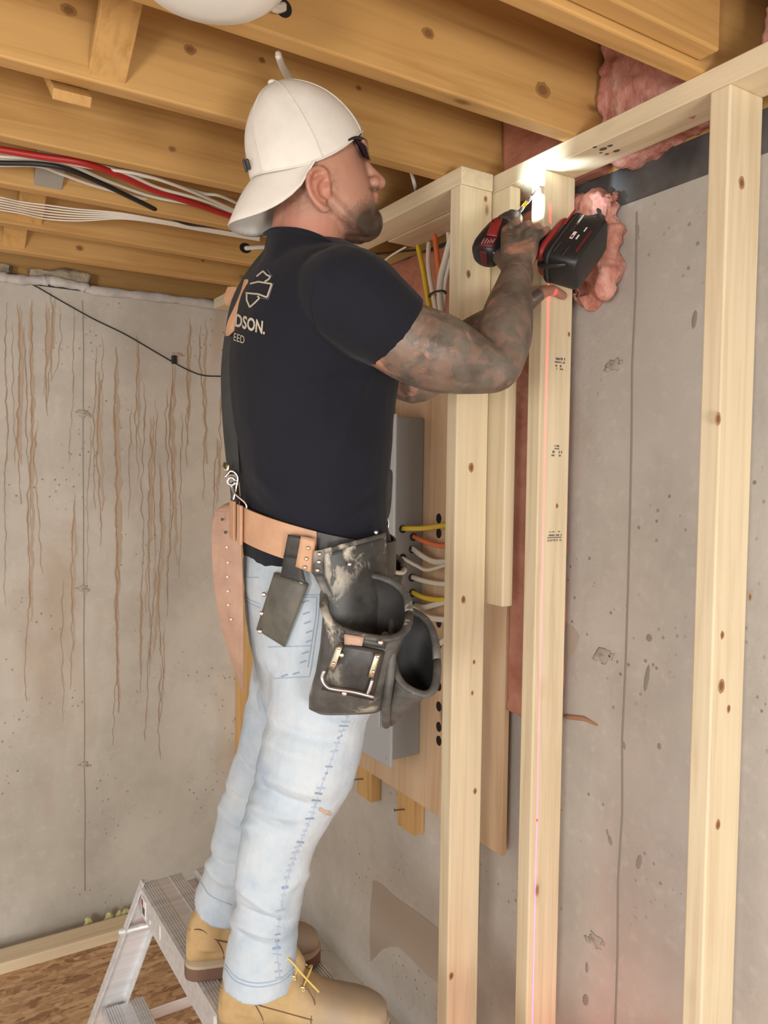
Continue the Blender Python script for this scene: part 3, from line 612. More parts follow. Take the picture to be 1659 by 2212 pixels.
def leg(xt, xb, y, s):
    """channel leg: two flanges and a web, splayed outwards"""
    a, b = V(xt, y, ZP-.004), V(xb, y, 0); d = (b-a).normalized(); n_ = V(0, 1, 0); w_ = d.cross(n_).normalized()
    parts = []
    for off, wa, na in ((V(0, 0, 0), .034, .0015), (w_*.034, .0015, .012), (w_*-.034, .0015, .012)):
        parts.append(obox((a+b)/2+off+n_*(-.010 if na > .002 else 0), w_*wa, n_*na, d*((b-a).length/2)))
    v, f = join(parts); return mesh_obj('leg', v, f, M['aluminium'], sp)
for y in (Y1-.003, Y0+.003):
    leg(X0+.036, X0-.225, y, -1); leg(X1-.036, X1+.225, y, 1)
zs = ZP-.274
tread(X0-.092, X0+.004, Y0+.02, Y1-.02, zs, sp); tread(X1-.002, X1+.09, Y0+.02, Y1-.02, zs, sp)
for z_ in (zs-.035, ): box('brace', (X0-.03, X1+.03, Y1-.03, Y1-.026, z_-.028, z_), M['aluminium'], sp, .001)
v, f = limb([V(X0+.01, Y1-.04, ZP-.09), V(X0-.045, Y1-.01, ZP-.105)], [.009, .009], 8); mesh_obj('brace', v, f, M['aluminium'], sp, True)
st = mesh_obj('sticker', *obox(V(X0-.0042, Y1-.055, ZP-.036), V(0, .018, 0), V(0, 0, .022), V(.0007, 0, 0)), M['sticker_white'], sp)
mesh_obj('logo', *obox(V(X0-.0052, Y1-.044, ZP-.026), V(0, .006, 0), V(0, 0, .007), V(.0004, 0, 0)), M['red_plastic'], st)
for i in range(4): mesh_obj('print', *obox(V(X0-.0052, Y1-.046-.0055*i, ZP-.043), V(0, .0018, 0), V(0, 0, .009), V(.0004, 0, 0)), M['ink_stamp'], st)
for (a, b, s) in ((668, 1102, .012), (326, 1960, .004), (0, 0, 0)):
    pass
for (yy, zz, ry, rz) in ((1.36, -.020, .012, .016), (1.30, -.012, .02, .010), (1.33, -.035, .005, .016), (1.72, -.03, .004, .018), (1.80, -.045, .006, .005)):
    v, f = ball(V(X0-.0035, yy, ZP+zz), ry, V(.0012, 0, 0), V(0, ry, 0), V(0, 0, rz)); mesh_obj('paint_splash', v, f, M['paint_white'], sp, True)

# ================================================================== PERSON
def pr(px, D): return px*D/FPX
AZ_T = math.radians(-8); FT = V(math.cos(AZ_T), math.sin(AZ_T), 0); LT = V(FT.y, -FT.x, 0)   # chest direction, man's right (towards the camera)
CRH = V(CR.x, CR.y, 0).normalized()
def tsec(l, r_, py, D, b, p=2.2, n_=32):
    c = P((l+r_)/2, py, D); w_ = pr((r_-l)/2, D); s = LT.dot(CRH); a = math.sqrt(max(w_*w_-(b*s)**2, .0004))/FT.dot(CRH)
    return ell(c, FT*a, LT*b, n_, p)
def dense(secs, k=4):
    q = smooth_path([Vector(s) for s in secs], k); return [tuple(a) for a in q]
TORSO = dense([(590, 742, 522, 1.365, .062), (572, 790, 556, 1.37, .105), (538, 832, 596, 1.37, .155), (512, 858, 645, 1.37, .182), (498, 868, 700, 1.375, .186),
    (490, 866, 760, 1.38, .18), (488, 856, 820, 1.385, .172), (495, 846, 890, 1.39, .165), (506, 842, 960, 1.395, .162), (514, 836, 1030, 1.40, .162), (518, 832, 1100, 1.40, .163), (520, 832, 1150, 1.405, .165), (523, 832, 1200, 1.405, .166), (527, 828, 1222, 1.405, .163)])
SH_R, SH_L = P(745, 652, 1.205), P(800, 655, 1.53)
COLLAR = ((578, 500, 1.345), (598, 491, 1.295), (640, 492, 1.272), (680, 503, 1.262), (716, 522, 1.275), (742, 545, 1.305), (752, 560, 1.345), (742, 552, 1.40), (690, 520, 1.435), (620, 500, 1.41))
shirt = remesh([loft([tsec(*s) for s in TORSO]),
    slimb([(P(700, 628, 1.25), .06), (P(752, 640, 1.215), .077), (P(800, 678, 1.215), .0745), (P(835, 703, 1.225), .0690), (P(860, 722, 1.232), .0655)], caps=False),
    slimb([(P(760, 640, 1.47), .06), (SH_L, .074), (P(835, 710, 1.54), .068), (P(860, 760, 1.54), .064)], caps=False),
    loft([smooth_path(q_+[q_[0]], 5)[:-1] for q_ in (
        [P(a-12 if a < 640 else a+10, b+60, d+(.0 if 1.3 < d < 1.4 else (-.03 if d < 1.3 else .03))) for a, b, d in COLLAR], [P(a, b, d) for a, b, d in COLLAR])])], .0048, 6)
c = coords(shirt); nn = normals(shirt); px_, py_, _ = to_px(c)
fold = np.zeros(len(c))
# drag folds fanning out of the armpit, a blouse roll over the belt
for (x0_, y0_, x1_, y1_, wd, am) in ((815, 800, 640, 960, 16, .005), (815, 805, 560, 860, 13, .004), (800, 790, 700, 1060, 15, .004), (690, 560, 760, 740, 12, .003), (540, 1000, 640, 1120, 16, .006), (525, 1060, 620, 1165, 12, -.005), (800, 1090, 700, 1160, 14, .005), (830, 1050, 720, 1130, 11, -.004)):
    d_ = np.array([x1_-x0_, y1_-y0_], float); L_ = np.hypot(*d_); d_ /= L_; t_ = (px_-x0_)*d_[0]+(py_-y0_)*d_[1]; s_ = -(px_-x0_)*d_[1]+(py_-y0_)*d_[0]
    fold += am*np.exp(-(s_/wd)**2)*np.clip(t_/(L_*.2), 0, 1)*np.clip((L_-t_)/(L_*.35), 0, 1)
fold += .007*np.exp(-((py_-(1120+55*np.clip((px_-520)/160, 0, 1)))/26)**2)*((px_ > 500) & (px_ < 840) & (py_ > 1000))
fold += np.array([noise.fractal(Vector(map(float, q))*9, 1.0, 2.0, 3) for q in c])*.0022
set_coords(shirt, c+nn*fold[:, None])
shirt_tree = bvh(shirt)

# ---- head frame (photo pixels on the plane of the profile -> world)
AZ_H = math.radians(-20); HF = V(math.cos(AZ_H), math.sin(AZ_H), 0); HU = V(0, 0, 1); HL = V(HF.y, -HF.x, 0)
DH = 1.335; SH = DH/FPX; H0 = P(700, 380, DH)
def hp(u, v, l=0.0): return H0 + HF*((u-700)*SH) + HU*((380-v)*SH) + HL*(l*SH)
def hq(u, v, l):
    """point of the head at lateral offset l whose near-side twin is seen at pixel (u, v)"""
    r_ = ray(u, v)/FPX; D_ = (abs(l)*SH-(CAM-H0).dot(HL))/r_.dot(HL); q = CAM+r_*D_
    return q if l >= 0 else q-HL*(2*(q-H0).dot(HL))
def hring(b, f, v, w, p=2.15, dv=0.0, n_=32):
    out = []
    for i in range(n_):
        t = 2*math.pi*i/n_; cs, sn = math.cos(t), math.sin(t)
        u = (b+f)/2+(f-b)/2*math.copysign(abs(cs)**(2/p), cs); l = w*math.copysign(abs(sn)**(2/p), sn)*(1-.12*max(cs, 0))
        out.append(hp(u, v+dv*cs, l))
    return out
HEAD = dense([(612, 695, 226, 26), (580, 735, 244, 46), (556, 758, 272, 66), (548, 776, 304, 82), (544, 784, 330, 95), (552, 788, 355, 95.5), (562, 795, 380, 95), (576, 803, 405, 92), (600, 810, 430, 87), (640, 815, 455, 80), (682, 817, 478, 70), (712, 808, 496, 56), (735, 792, 508, 38)], 4)
parts = [loft([hring(*s) for s in HEAD]),
    limb([hp(676, 440), hp(672, 500), P(660, 570, 1.365)], [.060, .057, .064], 24),
    limb([hp(646, 465), P(640, 560, 1.368)], [.042, .05], 20),
    slimb([(hp(782, 338), .0085), (hp(797, 356), .0085), (hp(813, 373), .0105), (hp(821, 383), .0125)], 4),
    ball(hp(809, 388, 11), .0105), ball(hp(809, 388, -11), .0105), ball(hp(800, 398), .009),
    slimb([(hp(770, 322, -55), .007), (hp(781, 319, -28), .008), (hp(784, 322, 0), .007), (hp(781, 319, 28), .008), (hp(770, 322, 55), .007)], 3),
    slimb([(hp(799, 419, -20), .003), (hp(811, 414, -9), .0062), (hp(813, 413, 0), .0062), (hp(811, 414, 9), .0062), (hp(799, 419, 20), .003)], 3),
    slimb([(hp(799, 424, -19), .003), (hp(810, 430, -9), .0066), (hp(812, 431, 0), .0068), (hp(810, 430, 9), .0066), (hp(799, 424, 19), .003)], 3),
    ball(hp(806, 474), .0, HF*.0195, HL*.030, HU*.026), ball(hp(792, 492), .0, HF*.022, HL*.032, HU*.016),
    slimb([(hp(705, 455, 70), .014), (hp(745, 482, 56), .012), (hp(785, 496, 30), .012)], 3), slimb([(hp(705, 455, -70), .014), (hp(745, 482, -56), .012), (hp(785, 496, -30), .012)], 3)]
for sgn in (1, -1):      # ears
    e = lambda u, v, l: hq(u, v, sgn*(l-2))
    parts += [slimb([(e(708, 388, 94), .003), (e(705, 372, 99), .0042), (e(692, 363, 104), .0048), (e(676, 367, 108), .005), (e(666, 382, 110), .005), (e(666, 402, 110), .005), (e(674, 424, 107), .0048), (e(687, 441, 102), .0055), (e(700, 452, 96), .0062), (e(708, 452, 92), .005)], 4, seg=10),
              ball(e(688, 405, 94), 0, HF*.0165+HL*sgn*-.006, HU*.030, HL*sgn*.0035+HF*.001), slimb([(e(697, 380, 101), .003), (e(684, 392, 104), .0036), (e(682, 412, 103), .0036), (e(690, 430, 99), .004), (e(702, 434, 95), .004)], 4, seg=10),
              slimb([(e(711, 395, 93), .004), (e(709, 408, 97), .005), (e(711, 420, 93), .004)], 3, seg=10)]
# ---- arms: right arm raised to the drill, left hand gripping the middle stud
EL_R, WR_R = P(1066, 793, 1.27), P(1118, 590, 1.435)
parts += [slimb([(P(752, 660, 1.215), .056), (P(830, 712, 1.225), .058), (P(890, 742, 1.235), .0625), (P(950, 764, 1.245), .0625), (P(1005, 782, 1.258), .053), (P(1048, 793, 1.268), .0435), (P(1072, 790, 1.275), .041), (P(1082, 755, 1.297), .0455), (P(1091, 715, 1.325), .0465), (P(1098, 672, 1.36), .0425), (P(1107, 630, 1.40), .0345), (WR_R, .0292)], 5, seg=20)]
EL_L, WR_L = P(893, 826, 1.50), P(1112, 662, 1.585)
parts += [slimb([(SH_L, .055), (P(850, 770, 1.53), .050), (EL_L, .041), (P(960, 780, 1.515), .044), (P(1030, 725, 1.54), .040), (P(1080, 688, 1.565), .031), (WR_L, .026)], 5, seg=18)]
# ---- drill geometry needed for the grip
TIP = V(1.150, 1.244, R(.612)); REAR = P(1043, 556, 1.555); TD = (TIP-REAR).normalized()
B0 = REAR + TD*.066
hd = P(1272, 602, 1.465)-B0; HD = (hd-TD*hd.dot(TD)).normalized(); RD = TD.cross(-HD)
HC = B0 + HD*.030 - TD*.004                       # top of the grip
def grip(s, ang, rad):
    a = math.radians(ang); return HC + HD*s + (-TD*math.cos(a) + RD*math.sin(a))*rad
fing = []
MC = []
for i, (s, rs) in enumerate(((.004, 1.0), (.026, 1.06), (.047, 1.0), (.066, .88))):
    a0 = 62 if i else 66
    m0 = grip(s*.95-.002, a0, .041*rs**.3); MC.append(m0)
    if i == 0: ch = [(m0, .0112), (grip(s-.004, 125, .037), .0098), (grip(s-.006, 172, .036), .0088), (grip(s-.006, 215, .034), .0078)]
    else: ch = [(m0, .0115*rs), (grip(s, 128, .036), .0102*rs), (grip(s+.001, 190, .0325), .0093*rs), (grip(s+.001, 245, .030), .0085*rs), (grip(s, 275, .029), .0075*rs)]
    fing.append(limb([a for a, _ in ch], [b for _, b in ch], 14))
WC = WR_R + (grip(.03, 20, .05)-WR_R)*.15
for m0, k in zip(MC, (-.012, -.004, .005, .012)):
    w0 = WC + HD*k; mid = w0.lerp(m0, .55)
    fing.append(limb([w0, mid, m0], [.0165, .0165, .0125], 14))
fing.append(limb([WC+HD*.006, grip(.036, 10, .043), grip(.03, -8, .036)], [.018, .017, .013], 14))          # heel of the hand
fing.append(limb([WC-HD*.012, grip(.0, 0, .046), grip(-.002, -45, .037), grip(.006, -95, .033), grip(.012, -135, .032)], [.017, .0165, .013, .0115, .0095], 14))   # thumb
parts += fing
# left hand: palm on the narrow face of the stud, thumb across its near face, fingers round the back
zh = R(.375)
pc = V(1.15-.019, 1.262, zh-.005)
lh = [limb([WR_L, WR_L.lerp(pc, .6), pc+V(0, .012, .012)], [.026, .022, .019], 14), limb([WR_L, pc+V(0, .012, -.028)], [.022, .017], 14), limb([WR_L, pc+V(.002, -.012, .0)], [.020, .017], 14)]
lh.append(limb([pc+V(-.012, -.022, -.006), V(1.142, 1.217, zh+.012), V(1.168, 1.2165, zh+.020), V(1.197, 1.2175, zh+.012)], [.0165, .0125, .0108, .0095], 14))
for i, z_ in enumerate((.03, .009, -.012, -.032)):
    lh.append(limb([pc+V(.002, .02, z_*.9), V(1.143, 1.281, zh+z_), V(1.172, 1.2825, zh+z_), V(1.196, 1.280, zh+z_)], [.0125, .0105, .0098, .0085], 12))
parts += lh
# trunk and legs under the clothes keep the figure one body
def ankle(h, t): return h+(t-h)*.27
HN, TN = V(.478, 1.305, ZP), V(.742, 1.148, ZP)
HFAR, TFAR = V(.482, 1.505, ZP), V(.738, 1.410, ZP)
AN, AF = ankle(HN, TN)+V(0, 0, .09), ankle(HFAR, TFAR)+V(0, 0, .09)
parts += [loft([ell(P((s[0]+s[1])/2, s[2], s[3]), FT*.085, LT*(s[4]*.8), 24) for s in TORSO[4:-2]]),
    slimb([(P(690, 1200, 1.40), .075), (P(690, 1430, 1.35), .07), (P(665, 1700, 1.355), .05), (P(600, 1850, 1.37), .045), (AN, .022)], 4),
    slimb([(P(665, 1200, 1.42), .075), (P(640, 1480, 1.50), .07), (P(575, 1700, 1.53), .05), (P(530, 1830, 1.555), .036), (AF, .020)], 4),
    limb([AN, AN+(TN-HN)*.45-V(0, 0, .05)], [.02, .018], 12), limb([AF, AF+(TFAR-HFAR)*.45-V(0, 0, .05)], [.02, .018], 12)]
body = remesh(parts, .0031, 4, .5)
c = coords(body)
hu = (c-np.array(H0)) @ np.array(HF)/SH+700; hv = 380-(c-np.array(H0))[:, 2]/SH; hl = np.abs((c-np.array(H0)) @ np.array(HL)/SH)
onhead = (hv < 560) & (hu > 500) & (hu < 860) & (hl < 130)
def sm(x, a, b): return np.clip((x-a)/(b-a), 0, 1)
lat = (c-np.array(H0)) @ np.array(HL); cr_ = c - np.where(lat < 0, 2*lat, 0)[:, None]*np.array(HL)[None, :]
hu, hv, _ = to_px(cr_)
jawmask = sm(hv-(452-(hu-740)*.25), -26, 16)*sm(hu, 716, 752)*(1-sm(hv, 500, 530)*.6)
goatee = np.exp(-(((hu-804)/46)**2+((hv-482)/40)**2)**1.2)*1.5; jawmask = jawmask*(.8+.5*sm(hu, 735, 800))
mous = np.exp(-(((hu-808)/13)**2+((hv-408)/9)**2))*.85
burn = np.exp(-(((hu-724)/12)**2+((hv-395)/40)**2))*.34
nape = .40*(1-sm(hu, 650, 712))*sm(hv, 335, 360)*(1-sm(hv, 430, 475))
hairm = np.clip(np.maximum.reduce([jawmask*.72, goatee, mous, burn, nape]), 0, 1)*onhead
lip = np.exp(-(((hu-813)/8)**2+((hv-426)/9)**2))*(hl < 22)
hairm = hairm*(1-lip); attr(body, 'hair', hairm)
eard = np.exp(-(((hu-686)/32)**2+((hv-408)/48)**2)**2)*(hl > 90)
neck = sm(hv, 455, 500)*(1-sm(hu, 690, 760))*(hl < 110)
attr(body, 'red', np.clip(np.maximum(eard*.5, np.maximum(neck*.7*onhead, lip*.6)), 0, 1))
onhead = onhead & (hv < 540)
dR = np.minimum(seg_dist(c, P(700, 640, 1.21), EL_R), seg_dist(c, EL_R, HC)); dL = np.minimum(seg_dist(c, SH_L, EL_L), seg_dist(c, EL_L, WR_L))
inkm = np.where((dR < .10) | (dL < .075), 1.0, 0.0)*(~onhead)
fingm = seg_dist(c, grip(-.02, 150, .03), grip(.08, 150, .03)); inkm *= np.where(fingm < .028, .25, 1.0)
attr(body, 'ink', inkm)
person = tag(link('person', body, M['skin'], None, True), 'man in backward white cap and black T-shirt drilling overhead on the platform', 'person')
ts = link('t_shirt', shirt, M['shirt_cotton'], person, True)
# collar ribbing
q = [P(a, b+5, d) for a, b, d in COLLAR]
q = smooth_path(q+[q[0]], 5); v, f = limb(q, [.0042]*len(q), 10, 2.0, V(0, 0, 1), caps=False); mesh_obj('collar', v, f, M['shirt_cotton'], ts, True)
surf_line('sleeve_seam', shirt_tree, [(722, 560), (690, 590), (672, 640), (680, 700), (712, 750), (770, 790)], .0016, M['shirt_cotton'], ts)
# ---- print on the back of the shirt
def flatstrip(name, pts, wpx, m, parent, tree, off=.0012):
    q = []
    for i in range(len(pts)-1):
        for k in range(6): q.append((pts[i][0]+(pts[i+1][0]-pts[i][0])*k/6, pts[i][1]+(pts[i+1][1]-pts[i][1])*k/6))
    q.append(pts[-1]); vs = []; fs = []
    for i, (a, b) in enumerate(q):
        d_ = Vector((q[min(i+1, len(q)-1)][0]-q[max(i-1, 0)][0], q[min(i+1, len(q)-1)][1]-q[max(i-1, 0)][1])).normalized(); n_ = Vector((-d_.y, d_.x))*wpx/2
        h1, h2 = hit(tree, a+n_.x, b+n_.y, off), hit(tree, a-n_.x, b-n_.y, off)
        if h1 is None or h2 is None or abs((h1-h2).length) > .03: continue
        vs += [h1, h2]
    for i in range(len(vs)//2-1): fs.append((2*i, 2*i+1, 2*i+3, 2*i+2))
    if fs: return mesh_obj(name, vs, fs, m, parent)
def zpx(a, b): return (440+a/3.95, 560+b/3.95)     # from a 3.95x close-up
for pts in ([(455, 150), (510, 105), (545, 140), (575, 150)], [(575, 150), (558, 175), (525, 195)], [(400, 212), (470, 195), (585, 213)], [(585, 213), (545, 328)], [(545, 328), (470, 300), (362, 290)], [(372, 300), (372, 350), (398, 412)], [(398, 412), (440, 375), (480, 335)], [(480, 335), (465, 315)]):
    flatstrip('print_emblem', [zpx(*q_) for q_ in pts], 3.6, M['print_tan'], ts, shirt_tree)
for pts in ([(545, 90), (590, 150)], [(600, 205), (555, 345), (480, 330)]): flatstrip('print_emblem', [zpx(*q_) for q_ in pts], 1.6, M['print_blue'], ts, shirt_tree, .0011)
def shirt_text(txt, x0, y0, x1, y1, hgt, bold):
    cu = bpy.data.curves.new('t', 'FONT'); cu.body = txt; cu.size = 1.0; cu.offset = bold; cu.resolution_u = 3
    o = bpy.data.objects.new('t', cu); COL.objects.link(o); dg = bpy.context.evaluated_depsgraph_get(); dg.update()
    me = bpy.data.meshes.new_from_object(o.evaluated_get(dg)); bpy.data.objects.remove(o)
    bm = bmesh.new(); bm.from_mesh(me)
    bmesh.ops.triangulate(bm, faces=bm.faces); bmesh.ops.subdivide_edges(bm, edges=[e for e in bm.edges if e.calc_length() > .25], cuts=2)
    xs = [v.co.x for v in bm.verts]; wd = max(xs); bad = []
    for v in bm.verts:
        t = v.co.x/wd; a = x0+(x1-x0)*t + v.co.y*hgt*.10; b = y0+(y1-y0)*t-v.co.y*hgt/.72
        h_ = hit(shirt_tree, a, b, .0013)
        if h_ is None: bad.append(v)
        else: v.co = h_
    bmesh.ops.delete(bm, geom=bad, context='VERTS'); bm.to_mesh(me); bm.free(); me.materials.clear()
    return link('print_lettering', me, M['print_tan'], ts)
shirt_text('DSON.', 508, 704, 573, 722, 27, .03); shirt_text('EED', 505, 735, 529, 743, 17, .0)

# ---- jeans
PELV = dense([(524, 830, 1178, 1.405, .165), (522, 838, 1240, 1.405, .17), (524, 842, 1310, 1.41, .172), (532, 838, 1380, 1.415, .172), (545, 826, 1450, 1.42, .165), (556, 806, 1510, 1.42, .15), (575, 780, 1545, 1.42, .12)])
def pl(spec): return slimb([(P(a, b, D), pr(w_, D)) for a, b, D, w_ in spec], 5, seg=26, caps=False)
LEGN = [(700, 1400, 1.345, 104), (690, 1480, 1.345, 108), (683, 1560, 1.345, 108), (668, 1640, 1.35, 107), (636, 1720, 1.36, 97), (608, 1790, 1.365, 84), (590, 1860, 1.37, 79), (580, 1950, 1.38, 72), (571, 2010, 1.387, 73), (565, 2065, 1.393, 76), (563, 2112, 1.40, 81)]
LEGF = [(645, 1440, 1.49, 100), (625, 1540, 1.505, 95), (598, 1620, 1.515, 84), (562, 1710, 1.53, 77), (540, 1790, 1.545, 73), (520, 1860, 1.555, 69), (507, 1905, 1.565, 70), (500, 1932, 1.57, 75), (498, 1952, 1.575, 78)]
jeans = remesh([loft([tsec(*s) for s in PELV]), pl(LEGN), pl(LEGF)], .0055, 5)
c = coords(jeans); nn = normals(jeans); px_, py_, dd_ = to_px(c); fold = np.zeros(len(c))
for (x0_, y0_, x1_, y1_, wd, am) in ((575, 1560, 770, 1600, 13, -.008), (570, 1590, 700, 1640, 12, .006), (548, 1660, 740, 1720, 12, .007), (545, 1690, 700, 1745, 9, -.008), (530, 1730, 690, 1770, 10, .006), (535, 1755, 640, 1800, 8, -.005), (510, 1905, 650, 1985, 10, .007), (500, 1950, 640, 1990, 8, -.008), (495, 1985, 650, 2020, 9, .007), (500, 2010, 630, 2050, 8, -.006),
        (470, 1735, 560, 1790, 10, .006), (480, 1700, 560, 1730, 8, -.006), (445, 1860, 520, 1910, 9, .008), (450, 1840, 520, 1870, 7, -.007), (560, 1400, 640, 1470, 14, .004), (548, 1480, 570, 1560, 10, -.008), (520, 1640, 570, 1660, 7, -.006), (700, 1560, 780, 1540, 10, .005), (690, 1880, 600, 1950, 9, .004)):
    d_ = np.array([x1_-x0_, y1_-y0_], float); L_ = np.hypot(*d_); d_ /= L_; t_ = (px_-x0_)*d_[0]+(py_-y0_)*d_[1]; s_ = -(px_-x0_)*d_[1]+(py_-y0_)*d_[0]-14*np.sin(np.clip(t_/L_, 0, 1)*np.pi)
    fold += am*np.exp(-(s_/wd)**2)*np.clip((t_+12)/(L_*.25), 0, 1)*np.clip((L_-t_)/(L_*.4), 0, 1)
fold += np.array([noise.fractal(Vector(map(float, q_))*Vector((12, 12, 16)), 1.0, 2.0, 3) for q_ in c])*.0035
set_coords(jeans, c+nn*fold[:, None]); jt = bvh(jeans)
je = link('jeans', jeans, M['denim'], person, True)
def hem(px, py, D, w_, tilt, dy):      # turned hem ring at the bottom of a leg
    C_ = P(px, py, D); A_ = CRH*pr(w_, D)+V(0, 0, -pr(tilt, D)); B_ = V(-CRH.y, CRH.x, 0)*pr(w_*.97, D)+V(0, 0, pr(dy, D))
    q_ = ell(C_, A_, B_, 28); q_.append(q_[0].copy()); v, f = limb(q_, [.0055]*29, 10, 1.7, V(0, 0, 1), caps=False); mesh_obj('hem', v, f, M['denim'], je, True)
for pts_ in ([(486, 2092), (510, 2120), (555, 2132), (605, 2122), (640, 2094)], [(487, 2084), (512, 2112), (555, 2124), (605, 2114), (639, 2086)], [(434, 1905), (455, 1935), (500, 1955)]): surf_line('hem', jt, pts_, .0012, M['seam_blue'], je, .0004)
# worn outseam, back pocket and yoke stitching, torn knee
surf_line('outseam', jt, [(752, 1545), (735, 1590), (712, 1650), (690, 1710), (672, 1765), (652, 1810), (632, 1860), (615, 1920), (602, 1990), (598, 2050), (604, 2115)], .0009, M['seam_blue'], je)
for i in range(40):
    t = i/39; pts_ = ((752, 1545), (735, 1590), (712, 1650), (690, 1710), (672, 1765), (652, 1810), (632, 1860), (615, 1920), (602, 1990), (598, 2050), (604, 2115)); k = min(int(t*10), 9); u_ = t*10-k
    a = pts_[k][0]+(pts_[k+1][0]-pts_[k][0])*u_; b = pts_[k][1]+(pts_[k+1][1]-pts_[k][1])*u_; w_ = random.uniform(3, 11)
    flatstrip('seam_wear', [(a-w_, b+random.uniform(-4, 4)), (a+w_*.8, b+random.uniform(-4, 4))], random.uniform(2.5, 6), M[random.choice(('seam_blue', 'stitch_blue', 'seam_blue'))], je, jt, .0008)
for pts in ([(588, 1288), (690, 1285)], [(690, 1285), (688, 1330), (672, 1442)], [(672, 1442), (668, 1462), (592, 1466)], [(592, 1466), (578, 1440)], [(580, 1398), (672, 1395)], [(596, 1292), (684, 1290)], [(684, 1290), (682, 1330), (665, 1440)], [(525, 1248), (560, 1248)], [(525, 1290), (562, 1305)], [(526, 1298), (562, 1313)]):
    surf_line('pocket_stitching', jt, pts, .0010, M['seam_blue'], je, .0003, 1)
for a, b in ((660, 1300), (662, 1325), (664, 1345), (668, 1365), (668, 1385), (660, 1410), (655, 1430), (640, 1455), (615, 1460)):
    flatstrip('seam_wear', [(a-7, b+2), (a+7, b-3)], 3, M['stitch_blue'], je, jt, .0008)
kp = [(690, 1742), (712, 1752), (716, 1762), (700, 1758), (688, 1750)]
vs = [hit(jt, a, b, .002) for a, b in kp]
if all(vs): mesh_obj('torn_knee', vs, [tuple(range(len(vs)))], M['torn_skin'], je)

# ---- boots
def boot(h, t, label):
    d = (t-h); L_ = d.length; d = d/L_; l = d.cross(V(0, 0, 1)); k = L_/.30
    def bp(x, y, z): return h + d*(x*k) + l*(y*k) + V(0, 0, z)
    def ring(x, hw, z0, z1, n_=20, p=2.4):
        out = []
        for i in range(n_):
            a = 2*math.pi*i/n_; c_, s_ = math.cos(a), math.sin(a)
            out.append(bp(x, hw*math.copysign(abs(c_)**(2/p), c_), (z0+z1)/2+(z1-z0)/2*math.copysign(abs(s_)**(2/p), s_)))
        return out
    up = loft([ring(*a) for a in ((.004, .020, .030, .085), (.015, .031, .026, .12), (.05, .037, .026, .14), (.09, .039, .026, .150), (.12, .040, .026, .140), (.15, .043, .026, .115), (.18, .047, .026, .093), (.21, .050, .026, .083), (.24, .049, .026, .077), (.265, .044, .026, .071), (.285, .034, .026, .062), (.296, .018, .03, .055))])
    shaft = slimb([(bp(.055, 0, .06), .040), (bp(.066, 0, .12), .041), (bp(.080, 0, .17), .042)], 4, caps=False)
    tongue = slimb([(bp(.135, 0, .128), .020), (bp(.122, 0, .150), .020), (bp(.115, 0, .165), .018)], 3)
    me = remesh([up, shaft, tongue], .004, 5)
    c = coords(me); rel = c-np.array(h); xl = rel @ np.array(d)/k
    attr(me, 'scuff', np.clip((xl-.13)/.07, 0, 1)*.95)
    o = link('boot', me, M['boot_nubuck'], person, True); o['label'] = label
    def outline(s, z):
        pts = [(.0, .0), (.006, .024), (.03, .037), (.08, .036), (.12, .037), (.17, .047), (.21, .053), (.25, .050), (.28, .038), (.302, .0)]
        q = [bp(a, b*s, z) for a, b in pts]+[bp(a, -b*s, z) for a, b in pts[-2:0:-1]]; q = smooth_path(q+[q[0]], 3)[:-1]; return q
    so = mesh_obj('sole', *loft([outline(.96, 0), outline(1.02, .004), outline(1.02, .026)]), M['sole_brown'], o, False)
    mesh_obj('welt', *loft([outline(1.07, .0262), outline(1.09, .029), outline(1.06, .033)]), M['welt_tan'], o, True)
    tr = bvh(me)
    def on(x, z, sgn=1, off=.0):
        o_ = bp(x, sgn*.2, z); r_ = tr.ray_cast(o_, -l*sgn); return (r_[0]+l*sgn*off) if r_[0] else bp(x, sgn*.04, z)
    for i, (x, z) in enumerate(((.118, .138), (.134, .121), (.150, .105), (.105, .155))):
        for sg in (1, -1):
            p_ = on(x, z, sg, .001); rr_ = [p_+(d*math.cos(a*math.pi/5)+V(0, 0, 1)*math.sin(a*math.pi/5))*.0042 for a in range(11)]
            v, f = limb(rr_, [.0015]*11, 6, caps=False); mesh_obj('eyelet', v, f, M['eyelet'], o, True)
        a, b = on(x, z, 1, .002), on(x+.004, z-.004, -1, .002); m_ = (a+b)/2+d*.012+V(0, 0, .022)
        v, f = limb(smooth_path([a, m_, b], 5), [.0019]*11, 6); mesh_obj('lace', v, f, M['lace_yellow'], o, True)
    a = on(.105, .158, 1, .004); v, f = limb(smooth_path([a, a+d*.02+V(0, 0, .012)+l*.01, a+d*.05-V(0, 0, .02)+l*.012, a+d*.075-V(0, 0, .05)+l*.008], 4), [.0019]*13, 6); mesh_obj('lace', v, f, M['lace_yellow'], o, True)
    mesh_obj('seam', *limb(smooth_path([on(x, z, 1, .0004) for x, z in ((.012, .10), (.04, .105), (.07, .085), (.12, .07), (.168, .060))], 4), [.0011]*17, 6), M['sole_brown'], o, True)
    mesh_obj('seam', *limb(smooth_path([on(x, z, 1, .0004) for x, z in ((.07, .085), (.082, .06), (.085, .036))], 4), [.0011]*9, 6), M['sole_brown'], o, True)
    mesh_obj('seam', *limb(smooth_path([on(x, z, 1, .0004) for x, z in ((.160, .112), (.172, .085), (.166, .06), (.170, .036))], 4), [.0011]*13, 6), M['sole_brown'], o, True)
    return o
boot(HN, TN, 'tan work boot nearest the camera'); boot(HFAR, TFAR, 'tan work boot farther from the camera')

